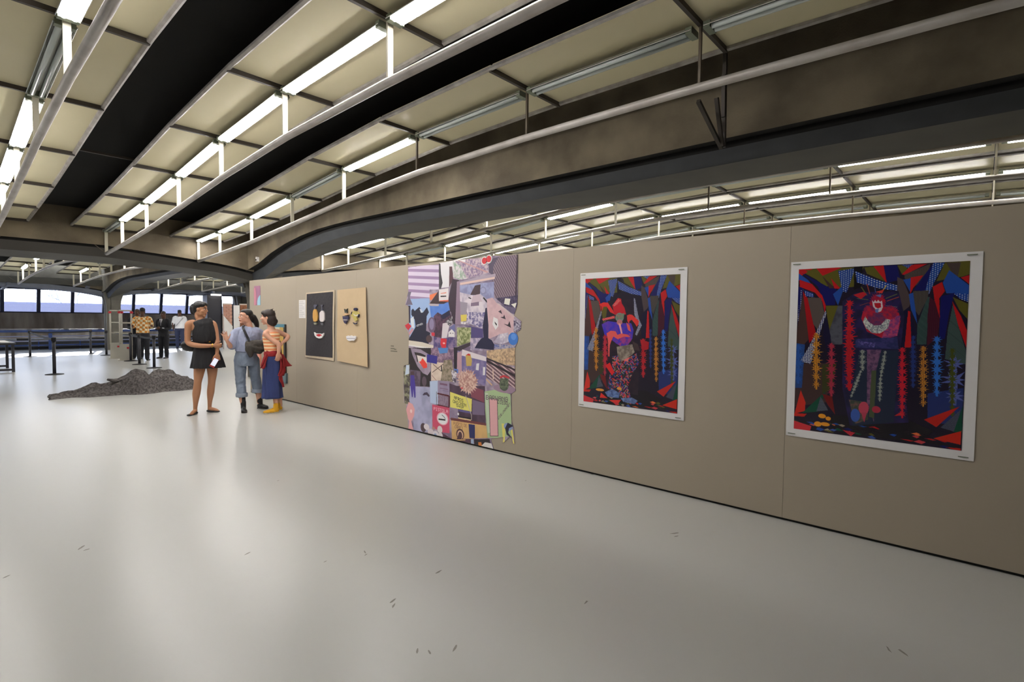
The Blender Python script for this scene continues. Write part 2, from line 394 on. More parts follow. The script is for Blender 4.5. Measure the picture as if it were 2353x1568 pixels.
# ------------------------------------------------------------------ window front at the far end
FY = 32.0
bm = B(); box(bm, (5.5, FY+0.1, 1.0), (33, 0.25, 1.16)); tag(obj('wall_window_parapet', bm, mat('parapet_concrete', (190, 182, 168), 0.85, var=0.8, scale=1.2, rgb2=(120, 108, 96), bump=0.2, bscale=30, stretch=(1.6, 1.6, 0.35))), kind='structure')
bm = B(); box(bm, (5.5, FY+0.05, 1.60), (33, 0.3, 0.05)); tag(obj('trim_window_sill', bm, NAVYM), kind='structure')
bm = B(); box(bm, (5.5, FY-0.28, 2.68), (33, 0.3, 0.12)); tag(obj('trim_window_head', bm, NAVYM), kind='structure')
MX = [-9.6+1.19*k for k in range(27)]
def tilt(z): return FY - 0.28*(z-1.6)/1.05
for i, x in enumerate(MX):
    bm = B(); bar(bm, (x, tilt(1.6), 1.6), (x, tilt(2.66), 2.66), 0.13, 0.12, (0, 1, 0)); tag(obj('trim_window_mullion', bm, NAVYM), kind='structure')
    if i < len(MX)-1:
        x2 = MX[i+1]; bm = B()
        vs = [bm.verts.new(Vector(p)) for p in ((x+.065, tilt(1.62), 1.62), (x2-.065, tilt(1.62), 1.62), (x2-.065, tilt(2.63), 2.63), (x+.065, tilt(2.63), 2.63))]
        bm.faces.new(vs); g = bmesh.ops.extrude_face_region(bm, geom=bm.faces[:]); bmesh.ops.translate(bm, verts=[v for v in g['geom'] if isinstance(v, bmesh.types.BMVert)], vec=(0, 0.012, 0))
        tag(obj('window_%d' % (i+1), bm, GLASS), kind='structure')
# slanted daylit brackets between the slab and the window mullions
for i, x in enumerate(MX):
    if i % 2 == 0:
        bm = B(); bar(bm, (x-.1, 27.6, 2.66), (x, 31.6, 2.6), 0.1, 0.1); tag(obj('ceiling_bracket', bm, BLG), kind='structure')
bm = B(); box(bm, (5.5, FY+0.25, -0.35), (33, 0.25, 1.6)); tag(obj('wall_trench', bm, PLINTH), kind='structure')
# outside: low boundary wall, ground
LAVW = mat('lavender_outside_wall', (116, 114, 130), 0.8, var=0.4, scale=0.3, rgb2=(104, 102, 118))
bm = B(); box(bm, (10, 52.5, 0.6), (110, 1.0, 3.6)); tag(obj('wall_outside', bm, LAVW), kind='structure')
bm = B(); box(bm, (10, 58, -1.35), (140, 60, 0.3)); tag(obj('ground_outside', bm, CONCD), kind='structure')
bm = B(); box(bm, (5.5, 31.0, -1.3), (33, 2.4, 0.1)); tag(obj('floor_trench', bm, PLINTH), kind='structure')
for q, (tx, s) in enumerate(((6.4, 1.0), (8.2, 1.3), (14.0, 0.9))):
    rng = random.Random(q); bm = B()
    def br(p, d, L, r, k):
        e = p + d*L; rod(bm, [p, (p+e)/2+Vector((rng.uniform(-.05, .05), 0, 0)), e], [r, r*.85, r*.7], 5)
        if k:
            for _ in range(3): br(e, (d+Vector((rng.uniform(-.8, .8), rng.uniform(-.5, .5), rng.uniform(-.1, .5)))).normalized(), L*0.72, r*.65, k-1)
    br(Vector((tx, 54.2, -1.2)), Vector((0, 0, 1)), 1.9*s, 0.06, 4)
    tag(obj('bare_tree', bm, LAVM), ['leafless pale tree seen through the window panes, thinnest of three', 'leafless pale tree outside the windows, tallest of three', 'leafless pale tree outside, behind the talking women'][q], 'tree', 'bare trees outside the windows')
# railing at the floor edge
t = empty('blue_railing', (5.5, 29.7, 0)); tag(t, 'blue steel railing with lavender rails along the far floor edge', 'railing')
for z, h, m in ((0.80, 0.10, BLUEM), (0.58, 0.05, LAVM), (0.38, 0.05, LAVM), (0.2, 0.05, BLUEM)):
    bm = B(); box(bm, (0, 0.02, z), (31, 0.04, h)); obj('rail', bm, m, t)
bm = B(); box(bm, (0, 0, 0.875), (31, 0.06, 0.03)); obj('handrail', bm, DKGREY, t)
for x in range(-14, 16, 3):
    bm = B(); box(bm, (x+0.1, -0.02, 0.43), (0.12, 0.06, 0.86)); obj('post', bm, BLUEM, t)
bm = B(); box(bm, (0, 0.3, 0.08), (31, 0.3, 0.1)); obj('kick_plate', bm, PLINTH, t)
for q, (x, x2, z) in enumerate(((0.5, 2.6, 0.42), (3.0, 5.0, 0.43), (-1.2, 0.4, 0.55))):
    bm = B(); rod(bm, [(x, 30.4, z), (x2, 30.4, z)], 0.05, 8)
    o = tag(obj('handrail_tube', bm, HANG, smooth=True), ['cream handrail tube behind the blue railing, near the low table', 'cream handrail tube behind the railing, by the first thick post', 'cream handrail tube at the outer end behind the blue railing'][q], 'handrail', 'cream handrail tubes')
    for xx in (x+.3, x2-.3):
        bm = B(); box(bm, (xx, 30.4, (z-1.2)/2), (.04, .04, z+1.2)); obj('post', bm, BLUEM, o)

# ---- shapes of the flat prints (fractions of each sheet, in thousandths)
ART_BACK=[('p',(34,28,44),[(-4,1008),(1010,1003),(1000,-3),(-8,-8)]),('p',(92,88,34),[(22,998),(423,997),(375,882),(229,877),(32,980)]),('p',(186,30,34),[(-4,1007),(101,1002),(23,961),(-1,928)]),('p',(186,30,34),[(120,1001),(289,999),(160,953)]),('p',(38,76,160),[(-3,977),(64,934),(105,889),(-1,932)]),('p',(92,88,34),[(47,993),(130,989),(219,894),(182,887)]),('p',(24,26,92),[(23,976),(201,886),(257,893),(252,777),(186,773),(134,888)]),('p',(66,48,48),[(160,953),(248,876),(211,877)]),('p',(186,30,34),[(218,938),(285,871),(243,875)]),('p',(38,76,160),[(235,842),(329,917),(295,850),(270,773)]),('d',(30,60,140),(205,210,215),[(263,979),(371,991),(322,849),(295,858)],14),('p',(24,20,26),[(362,996),(415,998),(410,881),(367,865)]),('p',(92,88,34),[(424,993),(492,996),(563,901),(442,955)]),('p',(186,30,34),[(480,996),(539,998),(562,897)]),('p',(24,26,92),[(539,998),(617,996),(637,915),(564,897)]),('d',(36,66,150),(205,210,215),[(371,974),(495,920),(622,883),(639,850),(514,870),(383,907)],16),('p',(92,88,34),[(617,996),(658,994),(691,953),(644,947)]),('d',(36,60,140),(205,210,215),[(642,996),(705,996),(682,975)],9),('p',(186,30,34),[(698,994),(783,996),(660,940),(644,943)]),('s',(84,80,74),(66,48,48),[(660,942),(798,995),(779,902),(710,873),(661,922)],7,60),('p',(38,76,160),[(653,914),(701,921),(700,837)]),('p',(186,30,34),[(696,925),(763,934),(711,865),(696,833)]),('p',(24,26,92),[(711,853),(813,998),(836,993),(782,847)]),('d',(30,66,150),(205,210,215),[(813,998),(873,997),(825,901),(798,831),(774,843)],13),('p',(92,88,34),[(873,997),(1010,1001),(1006,932),(964,919),(877,907),(833,899)]),('s',(66,48,48),(84,80,74),[(881,995),(954,995),(942,919),(912,943)],6,60),('p',(186,30,34),[(957,915),(1013,930),(1010,870)]),('p',(38,76,160),[(867,891),(897,956),(1003,871),(1007,826),(932,832),(888,833)]),('p',(186,30,34),[(815,870),(863,895),(880,845),(852,807),(860,698),(830,784)]),('d',(30,62,150),(205,210,215),[(924,832),(1007,827),(1004,783),(962,801)],13),('p',(24,26,92),[(859,818),(930,836),(907,729),(890,590),(861,590),(859,714)]),('p',(92,88,34),[(921,813),(1004,774),(1006,688),(957,744)]),('s',(70,90,86),(50,64,66),[(923,775),(953,668),(998,532),(1002,457),(895,482),(903,637)],7,45),('p',(186,30,34),[(919,791),(966,714),(1005,624),(1005,533),(953,668)]),('s',(58,82,80),(46,66,66),[(791,816),(804,815),(794,556),(743,555),(742,666)],6,45),('s',(84,80,74),(60,52,52),[(711,849),(797,851),(791,808),(748,714),(724,745)],7,70),('s',(82,28,46),(60,24,40),[(802,815),(830,792),(860,698),(853,597),(798,548),(795,714)],5,0),('p',(78,66,68),[(620,931),(653,914),(706,793),(691,761),(652,729),(623,851)]),('p',(38,76,160),[(688,833),(712,841),(742,666),(704,745)]),('p',(28,26,52),[(629,713),(691,761),(744,618),(724,538),(636,535)]),('p',(186,30,34),[(688,741),(700,737),(715,538),(676,536)]),('p',(24,26,92),[(0,892),(36,891),(24,658),(4,658)]),('s',(66,48,48),(84,56,50),[(32,855),(87,569),(49,528),(-4,540),(8,694)],7,30),('d',(24,26,92),(205,210,215),[(16,869),(36,873),(8,671),(3,694)],14),('p',(186,30,34),[(6,936),(94,907),(165,835),(191,773),(188,725),(166,800),(116,853),(11,891)]),('p',(160,24,30),[(32,864),(68,819),(137,588),(88,543),(56,730)]),('d',(34,60,140),(205,210,215),[(41,871),(106,847),(109,825),(53,832)],15),('p',(86,76,72),[(66,823),(157,822),(183,730),(144,624),(113,659)]),('p',(92,88,34),[(191,773),(293,773),(275,661),(231,582),(197,730)]),('n',(80,82,92),(66,66,78),[(270,773),(352,772),(334,542),(237,539),(220,625)],28),('p',(28,26,52),[(188,730),(229,591),(232,434),(179,589)]),('p',(66,48,48),[(-2,413),(237,425),(218,187),(2,140)]),('p',(58,60,34),[(180,413),(274,427),(252,269),(187,237)]),('p',(40,70,130),[(-2,540),(59,533),(49,262),(3,258)]),('k',(20,24,90),(205,210,215),[(190,743),(199,730),(172,651),(103,414),(32,428),(89,525),(143,633)],16),('p',(40,52,110),[(812,289),(996,334),(997,135),(819,130)]),('P',(42,84,160),(42,84,160),[(14,531),(22,287)],42),('P',(160,46,66),(160,46,66),[(237,547),(249,225)],41),('P',(40,56,120),(40,56,120),[(722,602),(733,314)],26),('P',(232,160,52),(120,70,30),[(135,606),(147,261)],44),('P',(232,160,52),(90,50,40),[(779,546),(792,215)],35),('P',(88,100,170),(88,100,170),[(942,492),(953,238)],67),('P',(50,110,200),(50,110,200),[(849,601),(862,277)],37),('P',(70,76,28),(70,76,28),[(931,538),(946,176)],29),('p',(205,44,34),[(2,94),(41,248),(77,174),(74,119)]),('p',(200,40,34),[(-1,98),(89,103),(70,83),(-3,80)]),('p',(22,74,56),[(54,104),(208,252),(162,124)]),('s',(90,96,110),(50,56,70),[(153,125),(178,219),(231,139)],7,20),('p',(110,28,30),[(187,237),(254,225),(277,118),(228,170)]),('p',(190,36,30),[(799,144),(980,233),(866,110)]),('s',(88,92,110),(44,48,66),[(888,111),(988,219),(959,96)],6,70),('p',(22,74,56),[(956,95),(995,235),(998,95)]),('p',(30,26,32),[(258,112),(693,141),(851,87),(777,13),(355,9),(242,31)]),('R',60,[(-6,75),(259,103),(992,104),(996,0),(-3,-3)]),('p',(205,44,30),[(853,47),(995,104),(993,31)]),('p',(210,50,60),[(-5,52),(122,30),(113,-3),(-5,-3)]),('p',(200,40,34),[(915,8),(996,12),(996,-4)]),('p',(195,44,60),[(326,32),(408,24),(382,0)])]
ART_ONE=[('n',(38,30,44),(50,38,48),[(264,818),(530,831),(629,563),(608,99),(282,116),(233,554)],75),('P',(176,40,58),(176,40,58),[(246,555),(252,290)],42),('k',(24,26,80),(205,210,215),[(544,839),(559,831),(603,680),(634,630),(584,552),(566,562),(599,629),(554,713)],12),('P',(176,32,44),(176,32,44),[(653,530),(661,238)],45),('p',(170,30,40),[(619,525),(710,507),(706,453),(644,438)]),('p',(70,56,56),[(538,510),(597,487),(619,437),(564,443)]),('n',(60,52,186),(100,60,170),[(199,633),(268,660),(355,652),(440,645),(523,645),(550,595),(538,527),(492,475),(421,462),(347,496),(233,554)],33),('n',(60,52,186),(160,60,130),[(345,557),(525,569),(527,510),(445,456),(359,488)],27),('p',(218,50,50),[(164,792),(214,808),(265,805),(328,739),(341,713),(292,730),(253,774),(215,773),(203,739),(196,775)]),('p',(196,34,48),[(315,782),(375,840),(411,833),(418,799),(449,764),(468,713),(342,709),(328,748)]),('d',(210,60,60),(235,215,205),[(315,782),(381,835),(406,816),(340,774)],15),('p',(224,60,56),[(477,705),(504,713),(533,709),(604,663),(599,638),(582,619),(558,646),(528,671),(505,662),(500,637),(481,662)]),('d',(220,60,60),(240,200,200),[(202,677),(342,702),(345,682),(211,663)],14),('e',(116,140,134),(397,689),46,36),('n',(150,120,110),(90,140,110),[(354,713),(450,722),(439,679),(367,674)],12),('e',(190,120,120),(398,651),31,22),('p',(232,160,164),[(385,644),(409,641),(433,566),(416,563)]),('p',(226,92,88),[(256,562),(301,584),(357,581),(377,553),(418,565),(490,558),(520,539),(443,540),(383,519),(334,539),(312,504),(296,468),(294,381),(282,380),(275,503)]),('p',(226,92,88),[(470,653),(506,628),(525,578),(489,594)]),('n',(156,146,132),(112,100,92),[(372,460),(539,486),(566,426),(530,399),(424,345),(387,385)],22),('M',15,[(325,382),(386,393),(424,343),(587,419),(615,344),(545,256),(501,150),(550,64),(432,49),(393,133),(356,121),(282,124),(304,249),(327,312)]),('p',(222,40,40),[(249,308),(301,333),(353,261),(329,232)]),('p',(226,120,120),[(448,361),(512,386),(496,347)]),('n',(106,132,186),(70,90,140),[(251,95),(332,128),(418,100),(407,60),(283,61)],20),('n',(112,138,190),(80,96,140),[(431,62),(550,77),(609,57),(575,28),(456,36)],20),('p',(214,44,40),[(206,87),(284,49),(194,46)]),('e',(222,150,60),(193,109),48,11),('e',(222,150,60),(411,136),27,12),('p',(216,50,44),[(296,37),(432,49),(408,23),(334,23)])]
ART_TWO=[('n',(46,38,84),(36,34,60),[(297,798),(376,848),(631,851),(669,713),(653,503),(717,119),(371,63),(317,282)],54),('P',(190,34,44),(190,34,44),[(342,802),(363,269)],47),('P',(196,34,50),(196,34,50),[(664,536),(680,139)],36),('P',(190,34,44),(150,30,40),[(345,627),(358,277)],35),('p',(180,36,56),[(425,730),(467,771),(577,762),(638,729),(648,681),(633,600),(560,580),(456,621),(418,696)]),('n',(190,70,110),(120,60,120),[(588,713),(647,713),(633,600),(543,581),(558,631)],11),('n',(92,52,96),(130,50,84),[(460,730),(554,729),(581,680),(507,630),(454,671)],10),('n',(214,218,210),(120,124,136),[(442,709),(462,679),(497,657),(535,659),(567,697),(590,689),(578,640),(533,612),(486,613),(448,642),(429,679)],6),('l',(96,100,50),[(447,830),(410,881)],6),('l',(150,60,50),[(464,838),(445,896)],6),('l',(60,80,140),[(498,845),(488,903)],5),('l',(190,170,70),[(532,845),(560,885)],6),('l',(96,110,60),[(559,811),(624,835)],5),('l',(180,70,60),[(564,795),(633,818)],5),('l',(80,100,70),[(457,805),(387,814)],5),('l',(90,90,110),[(560,770),(627,762)],5),('l',(120,60,60),[(458,788),(406,772)],5),('B',(194,34,48),(140,34,70),(513,786),55,60),('p',(214,204,212),[(479,803),(489,791),(497,804),(506,792),(515,804),(526,792),(538,799),(544,762),(535,738),(522,733),(502,746),(486,766)]),('p',(186,32,46),[(492,786),(531,785),(534,762),(516,754),(498,764)]),('p',(98,124,180),[(495,749),(521,753),(517,728),(501,733)]),('B',(190,40,60),(120,40,80),(464,738),39,43),('B',(190,40,60),(120,40,80),(587,731),49,44),('p',(190,40,50),[(363,835),(425,851),(447,838),(413,809)]),('p',(210,60,50),[(498,849),(548,862),(537,840)]),('p',(90,110,170),[(499,829),(533,836),(529,816)]),('n',(44,48,92),(58,58,112),[(387,576),(634,592),(644,526),(389,525)],18),('n',(110,100,170),(50,48,100),[(401,565),(510,556),(502,529),(424,544)],7),('p',(38,46,66),[(416,510),(645,519),(633,110),(389,63),(365,217)]),('n',(120,84,116),(80,60,90),[(460,516),(545,519),(517,381),(519,97),(472,210)],15),('p',(74,84,60),[(492,396),(521,398),(518,122),(488,127)]),('P',(190,198,186),(60,70,66),[(433,515),(438,393)],27),('P',(190,198,186),(60,70,66),[(429,393),(373,231)],18),('P',(190,198,186),(60,70,66),[(569,512),(547,358),(547,221)],20),('n',(110,80,76),(60,70,60),[(360,217),(472,210),(484,110),(406,76)],15),('e',(60,90,170),(404,127),29,39),('e',(190,70,92),(454,174),31,38),('p',(180,66,88),[(439,147),(474,151),(461,90)]),('e',(170,50,70),(529,173),26,20),('p',(200,44,50),[(634,147),(692,157),(667,171)]),('e',(228,150,40),(192,100),25,14),('e',(228,150,40),(233,89),18,12),('e',(228,150,40),(165,48),25,16),('e',(228,150,40),(213,52),32,12)]
